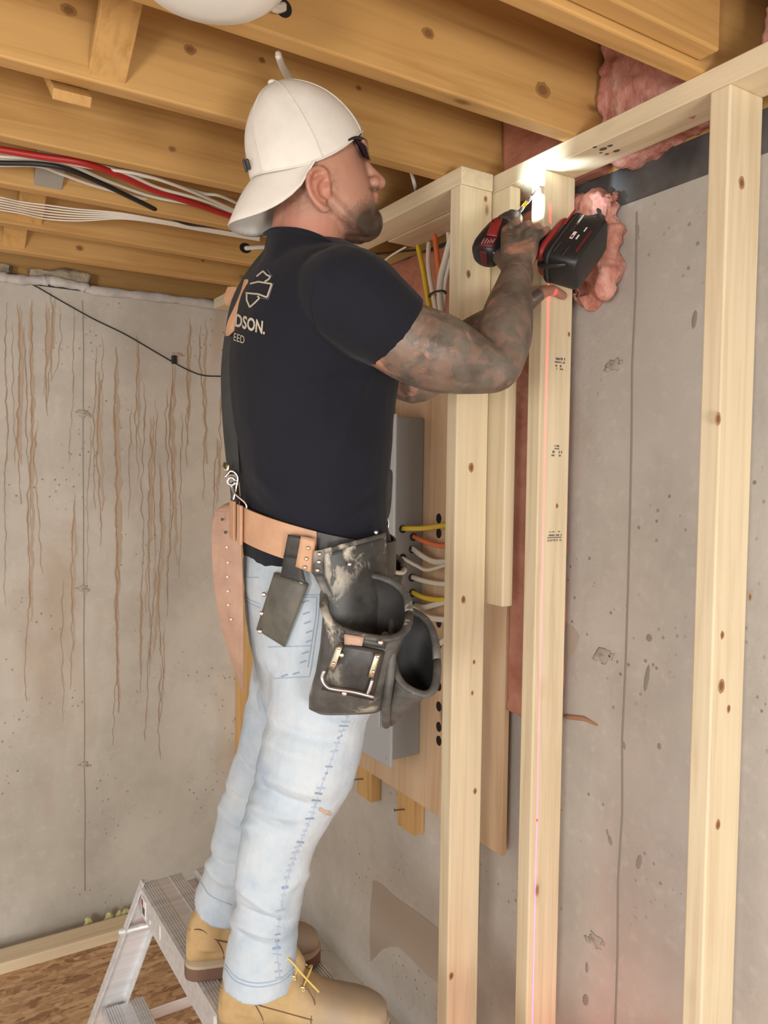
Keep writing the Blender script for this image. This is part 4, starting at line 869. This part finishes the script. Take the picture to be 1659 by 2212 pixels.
# ---- cap, worn back to front
CO, CA, CN = (663, 345), Vector((.892, -.452)), Vector((-.452, -.892))    # in photo pixels: forward along the rim, up out of the rim
def cp(a, n_, l):
    n_ = n_-44*(l/100)**2*(1-n_/165)
    return hp(CO[0]+CA.x*a+CN.x*n_, CO[1]+CA.y*a+CN.y*n_, l)
prof = [(0, -131, 133, 102), (14, -130, 134, 103.5), (40, -122, 130, 101), (70, -112, 119, 94), (100, -96, 101, 81), (125, -74, 78, 64), (145, -50, 53, 44), (158, -26, 29, 24), (164, -8, 10, 8)]
prof = dense(prof, 3); rings = []
for (n_, a0, a1, w_) in prof:
    ring = []
    for i in range(48):
        t = 2*math.pi*i/48; pk = 1+.008*math.cos(6*t)
        ring.append(cp((a0+a1)/2+(a1-a0)/2*math.cos(t)*pk, n_, w_*math.sin(t)*pk))
    rings.append(ring)
inner = [[cp(((a0+a1)/2+(a1-a0)/2*math.cos(2*math.pi*i/48))*.972, n_-2, w_*.972*math.sin(2*math.pi*i/48)) for i in range(48)] for (n_, a0, a1, w_) in prof[:5]]
v, f = loft(inner[::-1]+rings, cap=True)
me = bpy.data.meshes.new('cap'); me.from_pydata([tuple(a) for a in v], [], f)
cap = link('cap', me, M['cap_cotton'], person, True); cap['label'] = 'off-white baseball cap worn backward'
for k in range(6):
    t = 2*math.pi*(k+.5)/6; q = []
    for (n_, a0, a1, w_) in prof: q.append(cp((a0+a1)/2+(a1-a0)/2*math.cos(t)*1.004, n_+.5, w_*math.sin(t)*1.004))
    v, f = limb(q, [.0009]*len(q), 6); mesh_obj('panel_seam', v, f, M['cap_cotton'], cap, True)
v, f = ball(cp(1, 166, 0), .0085, HF*.0085, HL*.0085, HU*.005); mesh_obj('button', v, f, M['cap_cotton'], cap, True)
q = [cp(1.2+132.5*math.cos(2*math.pi*i/48), 2, 103*math.sin(2*math.pi*i/48)) for i in range(49)]
v, f = limb(q, [.0016]*49, 6, caps=False); mesh_obj('rim_stitching', v, f, M['cap_cotton'], cap, True)
for u_, w_, h_ in ((-120, 20, 0), (-112, -15, 0), (-100, 40, 0)):
    v, f = limb([cp(-127+h_, 30, 30), cp(-127+h_, 42, 12)], [.0028, .0028], 6)
v, f = join([limb([cp(-130, 20, 26), cp(-128, 34, 34)], [.003, .003], 6), limb([cp(-133, 22, 6), cp(-130, 40, 10)], [.003, .003], 6)]); mesh_obj('emblem', v, f, M['leather_black'], cap, True)
vs = []; nu, nv = 28, 8; fs = []
for side_ in (0, 1):
    for j in range(nv+1):
        for i in range(nu+1):
            s_ = -1+2*i/nu; ph = s_*math.radians(82); r_ = j/nv
            base = cp(-131*math.cos(ph), 2-side_*3, 102*math.sin(ph)); Lr = 108*math.sqrt(max(1-abs(s_)**3.2, 0))
            drop = 1.0; fwd = 18*abs(s_)**1.5
            vs.append(base + HF*((-44+fwd*1.0)/97*Lr*r_*SH) + HU*((-88/97*Lr*r_ + 10*math.sin(r_*math.pi)*(1-s_*s_))*SH) + HL*(s_*10*r_*SH))
nn_ = (nu+1)*(nv+1)
for side_ in (0, 1):
    for j in range(nv):
        for i in range(nu):
            a = side_*nn_+j*(nu+1)+i; q_ = (a, a+1, a+nu+2, a+nu+1); fs.append(q_ if side_ == 0 else q_[::-1])
for i in range(nu):
    a = nv*(nu+1)+i; fs.append((a, a+1, a+1+nn_, a+nn_)); fs.append((i, i+nn_, i+1+nn_, i+1))
mesh_obj('brim', vs, fs, M['cap_cotton'], cap, True)
# ---- safety glasses
gl = mesh_obj('glasses', *slimb([(hq(742, 308, 90), .0016), (hq(766, 298, 80), .0026), (hq(781, 300, 60), .003), (hq(791, 308, 30), .0026), (hp(792, 322, 0), .0026), (hq(791, 308, -30), .0026), (hq(781, 300, -60), .003), (hq(766, 298, -80), .0026), (hq(742, 308, -90), .0016)], 4), M['black_plastic'], person, True); gl['label'] = 'dark wraparound safety glasses'
for sg in (1, -1):
    rows = []
    for t in (0, .25, .5, .75, 1):
        rows.append([hq(766+t*22, 297+t*42, sg*80), hq(780+t*19, 299+t*46, sg*60), hq(790+t*13, 306+t*44, sg*34), hq(794+t*8, 318+t*28, sg*12)])
    v = [p_ for r_ in rows for p_ in r_]+[p_-HF*.0025 for r_ in rows for p_ in r_]; f = []
    for k in (0, 20):
        for i in range(4):
            for j in range(3): f.append((k+i*4+j, k+i*4+j+1, k+i*4+j+5, k+i*4+j+4))
    mesh_obj('lens', v, f, M['lens_dark'], gl, True)

# ================================================================== TOOL BELT
tb = thing('tool_belt', 'leather tool belt with black pouches and suspenders on the man\'s hips', 'tool belt', P(678, 1160, 1.405))
CB = P(678, 1158, 1.405)
def bz(t): return .004-.026*math.cos(t)-.024*math.sin(t)
def belt_pt(t, ex, dz): return CB + FT*((.126+ex)*math.cos(t)) + LT*((.166+ex)*math.sin(t)) + V(0, 0, bz(t)+dz)
def arcband(name, t0, t1, m, ex, hh, th=.004, n_=40, dz=0.0):
    rings = []
    for i in range(n_+1):
        t = math.radians(t0+(t1-t0)*i/n_); rings.append([belt_pt(t, ex, dz-hh), belt_pt(t, ex+th, dz-hh), belt_pt(t, ex+th, dz+hh), belt_pt(t, ex, dz+hh)])
    return mesh_obj(name, *loft(rings), m, tb, False, .001)
def theta_at(px):
    return min(range(60, 200), key=lambda d_: abs(to_px(np.array([belt_pt(math.radians(d_), .015, 0)]))[0][0]-px))
T680 = theta_at(684)
arcband('belt_strap', T680, 200, M['leather_tan'], .010, .029, .005)
arcband('belt_strap', 200, 360+T680, M['leather_black'], .009, .029, .005)
arcband('belt_loop', 176, 186, M['leather_tan'], .018, .034, .005, 8); arcband('belt_loop', 166, 171, M['leather_tan'], .018, .033, .005, 6)
both = BVHTree.FromPolygons([v.co.copy() for v in shirt.vertices]+[v.co.copy() for v in jeans.vertices], [tuple(p_.vertices) for p_ in shirt.polygons]+[tuple(i+len(shirt.vertices) for i in p_.vertices) for p_ in jeans.polygons])
def plate(name, tree, corners, off, th, m, parent, nx=8, ny=8, bulge=0.0, D=1.25, bevel=.0012):
    """sheet of leather lying on a surface, corners TL TR BR BL in photo pixels, real thickness"""
    tl, tr_, br, bl = [Vector((*c_, 0)) for c_ in corners]; top, bot = [], []
    for j in range(ny+1):
        for i in range(nx+1):
            u_, w_ = i/nx, j/ny; q = (tl*(1-u_)+tr_*u_)*(1-w_)+(bl*(1-u_)+br*u_)*w_
            b_ = bulge*math.sin(math.pi*u_)*math.sin(math.pi*min(w_*.5+.5, 1)); dr = ray(q.x, q.y).normalized()
            h_ = hit(tree, q.x, q.y, 0.0) if tree else None
            if h_ is None: h_ = P(q.x, q.y, D)
            bot.append(h_-dr*off); top.append(h_-dr*(off+th+b_))
    n_ = (nx+1)*(ny+1); v = bot+top; f = []
    for j in range(ny):
        for i in range(nx):
            a = j*(nx+1)+i; f.append((a, a+nx+1, a+nx+2, a+1)); f.append((n_+a, n_+a+1, n_+a+nx+2, n_+a+nx+1))
    edge = [i for i in range(nx+1)]+[(j+1)*(nx+1)+nx for j in range(ny)]+[ny*(nx+1)+i for i in range(nx-1, -1, -1)]+[j*(nx+1) for j in range(ny-1, 0, -1)]
    for k in range(len(edge)):
        a, b = edge[k], edge[(k+1) % len(edge)]; f.append((a, b, n_+b, n_+a))
    me = bpy.data.meshes.new(name); me.from_pydata([tuple(q) for q in v], [], f)
    return link(name, me, m, parent, True)
def rivet(px, py, D, r, m, parent):
    c_ = P(px, py, D); v, f = ball(c_, r, CR*r, CU*r, FW*r*.6, 10); mesh_obj('rivet', v, f, m, parent, True)
CBK = V(-FW.x, -FW.y, 0).normalized()
def pring(l, r_, D, hd, drop=0.0, ins=0.0, p=2.7, n_=28, dl=0.0):
    a, b = P(l[0], l[1], D), P(r_[0], r_[1], D+dl); c_ = (a+b)/2; U = (b-a)/2
    U = U*((U.length-ins)/U.length); return ell(c_, U, CBK*(hd-ins)+V(0, 0, -drop), n_, p)
def pouch(name, rows, inside, m, parent, label=None):
    out = [pring(*r_) for r_ in rows]; inn = [pring(*r_[:4], *(r_[4:5] or (0,)), .004) for r_ in rows[:inside]]
    v, f = loft(inn[::-1]+out)
    me = bpy.data.meshes.new(name); me.from_pydata([tuple(a) for a in v], [], f); me.materials.append(m); me.materials.append(M['leather_inside'])
    n_ = len(out[0])
    for i, p_ in enumerate(me.polygons):
        if i < (inside-1)*n_ or i == len(f)-2: p_.material_index = 1
    o = link(name, me, None, parent, True)
    if label: o['label'] = label
    rim = [q for q in pring(*rows[0])]; rim.append(rim[0].copy()); v, f = limb(rim, [.0042]*len(rim), 8, 1.6, V(0, 0, 1), caps=False); mesh_obj('binding', v, f, M['leather_grey'], o, True)
    return o, me
plate('back_panel', both, ((688, 1192), (834, 1152), (842, 1390), (706, 1400)), .024, .006, M['leather_dirty'], tb, 10, 10)
plate('back_panel_edge', both, ((684, 1190), (834, 1150), (834, 1160), (686, 1201)), .030, .004, M['leather_grey'], tb, 10, 2)
mp, mpm = pouch('pouch', dense([]) if False else [((700, 1288), (884, 1322), 1.205, .050, .040), ((697, 1330), (874, 1362), 1.208, .053, .024), ((692, 1390), (858, 1410), 1.212, .056, .008), ((682, 1450), (846, 1455), 1.215, .054), ((668, 1500), (838, 1500), 1.218, .048), ((667, 1526), (834, 1524), 1.222, .036), ((688, 1540), (818, 1536), 1.228, .016)], 4, M['leather_grey'], tb, 'large black pouch with paint smears')
mt = bvh(mpm)
plate('tab', both, ((678, 1190), (700, 1187), (700, 1246), (674, 1240)), .033, .004, M['leather_grey'], tb, 3, 5)
plate('edge_strip', both, ((676, 1240), (697, 1238), (722, 1290), (704, 1296)), .033, .004, M['leather_grey'], tb, 3, 6)
fp = plate('front_pocket', mt, ((733, 1388), (832, 1408), (806, 1514), (694, 1490)), .002, .006, M['leather_dirty'], mp, 10, 10, .006)
plate('pocket_flap', mt, ((718, 1340), (840, 1375), (832, 1402), (736, 1384)), .001, .004, M['leather_dirty'], mp, 8, 4)
plate('pencil_slot', mt, ((743, 1362), (788, 1370), (782, 1396), (744, 1392)), .006, .006, M['leather_pale'], mp, 4, 4)
for cs in (((728, 1392), (741, 1395), (722, 1448), (709, 1444)), ((811, 1410), (823, 1413), (806, 1466), (795, 1462))):
    pl_ = plate('clip_plate', mt, cs, .012, .003, M['brass'], mp, 3, 5)
    for t in (.12, .75): rivet(cs[0][0]*(1-t)+cs[3][0]*t+7, cs[0][1]*(1-t)+cs[3][1]*t+2, 1.132, .0028, M['steel'], pl_)
q = [hit(mt, a, b, .017) or P(a, b, 1.15) for a, b in ((713, 1446), (709, 1462), (714, 1474), (730, 1479), (760, 1482), (785, 1488), (800, 1493))]
v, f = limb(smooth_path(q, 5), [.0028]*31, 8); mesh_obj('hammer_loop', v, f, M['steel'], mp, True)
q = [hit(mt, a, b, .015) or P(a, b, 1.15) for a, b in ((799, 1462), (794, 1478), (790, 1486))]; v, f = limb(q, [.0028]*3, 8); mesh_obj('hammer_loop', v, f, M['steel'], mp, True)
for a, b in ((744, 1498), (738, 1415), (822, 1388), (782, 1352)):
    h_ = hit(mt, a, b, .013); rivet(a, b, (h_-CAM).dot(FW) if h_ else 1.15, .0042, M['chrome'], mp)
sp2, spm = pouch('pouch', [((846, 1384), (944, 1425), 1.225, .050, .052), ((842, 1420), (940, 1450), 1.225, .050, .034), ((834, 1465), (922, 1485), 1.23, .046, .012), ((828, 1505), (896, 1518), 1.235, .040), ((827, 1538), (868, 1546), 1.24, .028), ((834, 1562), (848, 1566), 1.243, .010)], 4, M['leather_grey'], tb, 'smaller black pouch hanging at the front')
v, f = limb(smooth_path([P(832, 1375, 1.185), P(845, 1400, 1.178), P(842, 1460, 1.178), P(834, 1520, 1.19), P(834, 1564, 1.225)], 5), [.0075]*21, 10); mesh_obj('gusset', v, f, M['leather_grey'], sp2, True)
pouch('pouch', [((822, 1205), (872, 1226), 1.50, .03, .012), ((822, 1240), (868, 1256), 1.50, .03), ((820, 1290), (852, 1300), 1.50, .03), ((815, 1360), (838, 1360), 1.50, .02)], 2, M['leather_black'], tb, 'black pouch on the far hip')
hs = plate('phone_holster', both, ((592, 1236), (668, 1262), (614, 1398), (553, 1360)), .004, .012, M['leather_holster'], tb, 8, 10, .010); hs['label'] = 'dark leather holster hanging from the belt'
for a, b in ((570, 1284), (565, 1325), (562, 1364), (652, 1257)):
    h_ = hit(both, a, b, .0); rivet(a, b, (h_-CAM).dot(FW)-.022, .0042, M['chrome'], hs)
plate('hanger_strap', both, ((622, 1154), (654, 1160), (648, 1205), (613, 1200)), .020, .006, M['leather_black'], hs, 4, 6)
plate('hanger_strap', both, ((613, 1198), (648, 1203), (662, 1262), (606, 1246)), .020, .006, M['leather_black'], hs, 4, 6)
kl = plate('keeper_loop', both, ((650, 1158), (682, 1164), (674, 1238), (638, 1224)), .024, .006, M['leather_tan'], tb, 4, 8)
for a, b in ((666, 1184), (662, 1207), (659, 1226)): rivet(a, b, (hit(both, a, b)-CAM).dot(FW)-.032, .0032, M['brass'], kl)
for a, b in ((690, 1197), (689, 1214), (686, 1232), (755, 1219), (812, 1150)): rivet(a, b, (hit(both, a, b) or P(a, b, 1.25)).__sub__(CAM).dot(FW)-.039, .0036, M['steel'], tb)
# belt tail hanging behind
def strip(name, rows, D, th, m, parent, dl=0.0):
    rs = smooth_path([(a, b, y, (D if not isinstance(D, list) else D[i])) for i, (a, b, y) in enumerate(rows)], 4); rings = []
    for r_ in rs:
        l, r2 = P(r_[0], r_[2], r_[3]+dl), P(r_[1], r_[2], r_[3]); mid = (l+r2)/2-FW*th*1.2
        rings.append([l-FW*th/2, mid, r2-FW*th/2, r2+FW*th/2, (l+r2)/2+FW*th*.1, l+FW*th/2])
    return mesh_obj(name, *loft(rings), m, parent, False, .0006)
tl_ = strip('belt_tail', [(500, 518, 1082), (470, 520, 1100), (459, 521, 1135), (458, 522, 1190), (461, 524, 1245), (468, 525, 1300), (480, 526, 1360), (494, 526, 1410), (508, 526, 1450), (522, 526, 1492)], 1.345, .004, M['leather_pale'], tb, .05); tl_['label'] = 'pale leather belt end hanging loose behind'
for i, (a, b) in enumerate(((480, 1122), (487, 1150), (490, 1182), (492, 1215), (491, 1246), (492, 1277), (493, 1307), (499, 1338))): rivet(a, b, 1.357, .0026 if i < 2 else .0018, M['leather_black'] if i < 2 else M['white_mark'], tl_)
# suspenders
s1 = strip('suspender_strap', [(598, 626, 512), (566, 594, 545), (530, 560, 592), (500, 527, 650), (486, 507, 720), (478, 502, 788), (478, 508, 860), (482, 512, 927), (488, 516, 990), (491, 517, 1025)], [1.315, 1.325, 1.325, 1.32, 1.32, 1.325, 1.33, 1.335, 1.34, 1.34], .003, M['strap_webbing'], tb, .03)
lp = strip('leather_patch', [(528, 537, 604), (520, 533, 630), (508, 526, 660), (494, 517, 690), (488, 508, 712), (487, 494, 726)], [1.312, 1.31, 1.308, 1.308, 1.308, 1.31], .003, M['leather_tan'], tb, .02); lp['label'] = 'tan leather suspender patch'
strip('leather_patch', [(492, 512, 620), (484, 508, 642), (488, 500, 660)], [1.37, 1.37, 1.37], .003, M['leather_tan'], tb, .03)
s2 = strip('suspender_strap', [(828, 842, 800), (833, 844, 850), (832, 842, 920), (828, 840, 970), (826, 842, 1010), (824, 840, 1075), (820, 834, 1125)], [1.452, 1.455, 1.46, 1.46, 1.46, 1.46, 1.46], .004, M['strap_webbing'], tb, -.02)
strip('suspender_pad', [(836, 842, 1012), (829, 848, 1022), (826, 847, 1060), (824, 844, 1100), (822, 838, 1122)], 1.452, .008, M['leather_black'], s2)
for C_, nm in ((P(500, 1040, 1.335), 'clip'), (P(826, 1136, 1.448), 'clip')):
    ck = mesh_obj(nm, *limb([C_+(CR*math.cos(a)+CU*math.sin(a))*.0065 for a in [k*math.pi/6 for k in range(13)]], [.0028]*13, 8, caps=False), M['steel'], tb, True)
    v, f = limb(smooth_path([C_+CU*.008-CR*.01, C_+CU*.018, C_+CU*.008+CR*.011, C_-CU*.012+CR*.008, C_-CU*.03+CR*.004], 4), [.0022]*17, 8); mesh_obj('clip_wire', v, f, M['chrome'], ck, True)
v, f = limb(smooth_path([P(485, 1002, 1.34), P(484, 1010, 1.335), P(491, 1016, 1.33), P(494, 1006, 1.33)], 3), [.003]*10, 8); mesh_obj('clip', v, f, M['brass'], tb, True)
v, f = limb(smooth_path([P(500, 1052, 1.335), P(510, 1068, 1.32), P(530, 1086, 1.31), P(533, 1098, 1.31)], 4), [.0022]*13, 8); mesh_obj('clip', v, f, M['chrome'], tb, True)
v, f = limb([P(506, 1050, 1.34), P(512, 1110, 1.35), P(520, 1150, 1.34)], [.008, .008, .008], 8, .4); mesh_obj('suspender_end', v, f, M['leather_black'], tb, True)

# ================================================================== CORDLESS DRIVER
dr = thing('impact_driver', 'red and black cordless impact driver in the man\'s hand', 'drill', B0)
def dring(s, r_, k=1.0, n_=28): return ell(REAR+TD*s, RD*r_, HD*r_*k, n_, 2.3)
hous = loft([dring(*a) for a in ((-.004, .014), (.0, .023), (.008, .0295), (.022, .033), (.045, .0335), (.070, .0325), (.084, .0305), (.088, .028))])
hb = mesh_obj('motor_housing', *hous, M['black_plastic'], dr, True); ht = BVHTree.FromPolygons(hous[0], hous[1])
mesh_obj('nose', *loft([dring(*a) for a in ((.086, .0275), (.10, .0265), (.115, .0225), (.122, .019), (.128, .018), (.130, .013))]), M['grey_metal'], dr, True)
mesh_obj('collet', *loft([dring(*a) for a in ((.128, .0105), (.137, .0105), (.139, .007))]), M['black_rubber'], dr, True)
plate('red_panel', ht, ((1063, 474), (1086, 470), (1074, 512), (1050, 508)), .0008, .0012, M['red_plastic'], dr, 8, 8, D=1.5)
bd = plate('badge', ht, ((1045, 512), (1077, 512), (1064, 536), (1033, 532)), .0012, .0016, M['dark_red_plastic'], dr, 8, 6, D=1.5)
for pts in ([(1042, 527), (1047, 518), (1048, 527), (1053, 518)], [(1053, 527), (1056, 521), (1058, 526), (1061, 519), (1063, 526)], [(1064, 524), (1068, 518)]):
    h_ = [hit(ht, a, b, .0035) for a, b in pts]
    if all(h_): mesh_obj('badge_mark', *limb(h_, [.0004]*len(h_), 6), M['white_mark'], bd, True)
plate('red_panel', ht, ((1035, 541), (1050, 543), (1054, 574), (1040, 572)), .0008, .0012, M['dark_red_plastic'], dr, 6, 6, D=1.5)
h0 = hit(ht, 1067, 546, 0); 
if h0: mesh_obj('vent_screw', *ball(h0, .004), M['grey_metal'], dr, True)
# bit and screw
NE = REAR+TD*.137; LB = (TIP-NE).length
mesh_obj('bit_holder', *limb([NE, NE+TD*LB*.22], [.0042, .0042], 10), M['steel'], dr, True); mesh_obj('bit_ring', *limb([NE+TD*LB*.2, NE+TD*LB*.42], [.0036, .0036], 10), M['bit_yellow'], dr, True)
mesh_obj('bit_collar', *limb([NE+TD*LB*.44, NE+TD*LB*.58], [.0045, .0040], 10), M['steel'], dr, True); mesh_obj('bit_shank', *limb([NE+TD*LB*.58, TIP], [.0024, .0016], 10), M['steel'], dr, True)
# grip, trigger, foot and battery
def hring2(s, rt, rr_, sh=0.0, p=2.4): return ell(B0+HD*s+TD*sh, TD*rt, RD*rr_, 24, p)
mesh_obj('grip', *loft([hring2(*a) for a in ((.02, .026, .021, -.002), (.035, .021, .0175, -.004), (.06, .0195, .017, -.004), (.085, .020, .0175, -.003), (.104, .026, .021, .0), (.112, .034, .026, .006))]), M['black_rubber'], dr, True)
mesh_obj('trigger', *limb([B0+HD*.034+TD*.018, B0+HD*.052+TD*.018], [.008, .008], 10), M['red_plastic'], dr, True)
def brick(name, s0, s1, t0, t1, r_, m, parent, bev=.006, taper=1.0):
    v, f = loft([ell(B0+HD*s+TD*((t0+t1)/2), TD*(t1-t0)/2*k, RD*r_*k, 32, 5.0) for s, k in ((s0, .93*taper), (s0+.006, taper), (s1-.008, 1.0), (s1-.002, .95), (s1, .86))]); return mesh_obj(name, v, f, m, parent, True)
brick('foot', .108, .124, -.046, .066, .036, M['red_plastic'], dr)
bt = brick('battery', .1235, .196, -.056, .082, .041, M['black_plastic'], dr)
bme = bt.data; btree = bvh(bme)
brick('battery_band', .133, .139, -.0568, .0828, .0416, M['black_rubber'], bt)
for s0, s1, t0, t1, mt_ in ((.181, .186, -.03, .03, 'dark_red_plastic'), (.126, .130, .03, .075, 'red_plastic')):
    v, f = obox(B0+HD*(s0+s1)/2+TD*(t0+t1)/2+RD*.0405, TD*(t1-t0)/2, HD*(s1-s0)/2, RD*.0014); mesh_obj('red_stripe', v, f, M[mt_], bt, False, .0008)
for s_, t_, a, b in ((.158, .008, .003, .010), (.150, .052, .0016, .014), (.168, .006, .0015, .006), (.172, .03, .0012, .006)):
    v, f = obox(B0+HD*s_+TD*t_+RD*.0411, HD*a, TD*b, RD*.0005); mesh_obj('battery_marking', v, f, M['white_mark'], bt)
v, f = obox(B0+HD*.158+TD*.004+RD*.0417, HD*.0018, TD*.0035, RD*.0003); mesh_obj('battery_marking', v, f, M['red_plastic'], bt)
for s_, t_ in ((.145, -.03), (.165, -.035), (.15, .03)):
    v, f = limb([B0+HD*s_+TD*(t_-.012)+RD*.0405, B0+HD*s_+TD*(t_+.012)+RD*.0405], [.0018, .0018], 6); mesh_obj('battery_ridge', v, f, M['black_rubber'], bt, True)
mesh_obj('belt_hook', *limb(smooth_path([B0+HD*.118-TD*.05+RD*.01, B0+HD*.13-TD*.068+RD*.02, B0+HD*.16-TD*.066+RD*.03, B0+HD*.175-TD*.060+RD*.032], 4), [.0042]*13, 8), M['black_plastic'], dr, True)
# work lamp of the driver
LE = REAR+TD*.129-HD*.0165
mesh_obj('work_lamp', *ball(LE, .004), mat('led_lens', (.9, .95, 1), .2), dr, True)
M['led_lens'].node_tree.nodes['Principled BSDF'].inputs['Emission Color'].default_value = (.85, .93, 1, 1); M['led_lens'].node_tree.nodes['Principled BSDF'].inputs['Emission Strength'].default_value = 6
l = bpy.data.lights.new('driver_work_light', 'SPOT'); l.energy = 4.0; l.color = (.70, .87, 1.0); l.spot_size = math.radians(80); l.spot_blend = .8; l.shadow_soft_size = .004
lo = bpy.data.objects.new('driver_work_light', l); COL.objects.link(lo); lo.location = LE+TD*.006; lo.rotation_euler = (TIP+V(.01, .0, -.01)-LE).to_track_quat('-Z', 'Y').to_euler()

# ================================================================== LASER LEVEL LINE (a real light sheet, level standing between the studs below the frame)
l = bpy.data.lights.new('laser_level_line', 'SPOT'); l.energy = 700; l.color = (1, .0, .10); l.spot_size = math.radians(119.6); l.spot_blend = .0; l.shadow_soft_size = 0.0
lo = bpy.data.objects.new('laser_level_line', l); COL.objects.link(lo); lo.location = (1.168, .88, .12); lo.rotation_euler = V(0, 1, .38).to_track_quat('-Z', 'Y').to_euler()
l.use_nodes = True; nt = l.node_tree; em = nt.nodes['Emission']; tc = nt.nodes.new('ShaderNodeTexCoord'); sx = nt.nodes.new('ShaderNodeSeparateXYZ'); ab = nt.nodes.new('ShaderNodeMath'); ab.operation = 'ABSOLUTE'; lt_ = nt.nodes.new('ShaderNodeMath'); lt_.operation = 'LESS_THAN'; lt_.inputs[1].default_value = .0020
nt.links.new(tc.outputs['Normal'], sx.inputs[0]); nt.links.new(sx.outputs[0], ab.inputs[0]); nt.links.new(ab.outputs[0], lt_.inputs[0]); nt.links.new(lt_.outputs[0], em.inputs['Strength'])

l = bpy.data.lights.new('red_bounce_fill', 'POINT'); l.energy = .8; l.color = (1, .05, .10); l.shadow_soft_size = .03  # added red point light standing in for laser bounce on the concrete
lo = bpy.data.objects.new('red_bounce_fill', l); COL.objects.link(lo); lo.location = (1.19, .98, .22)
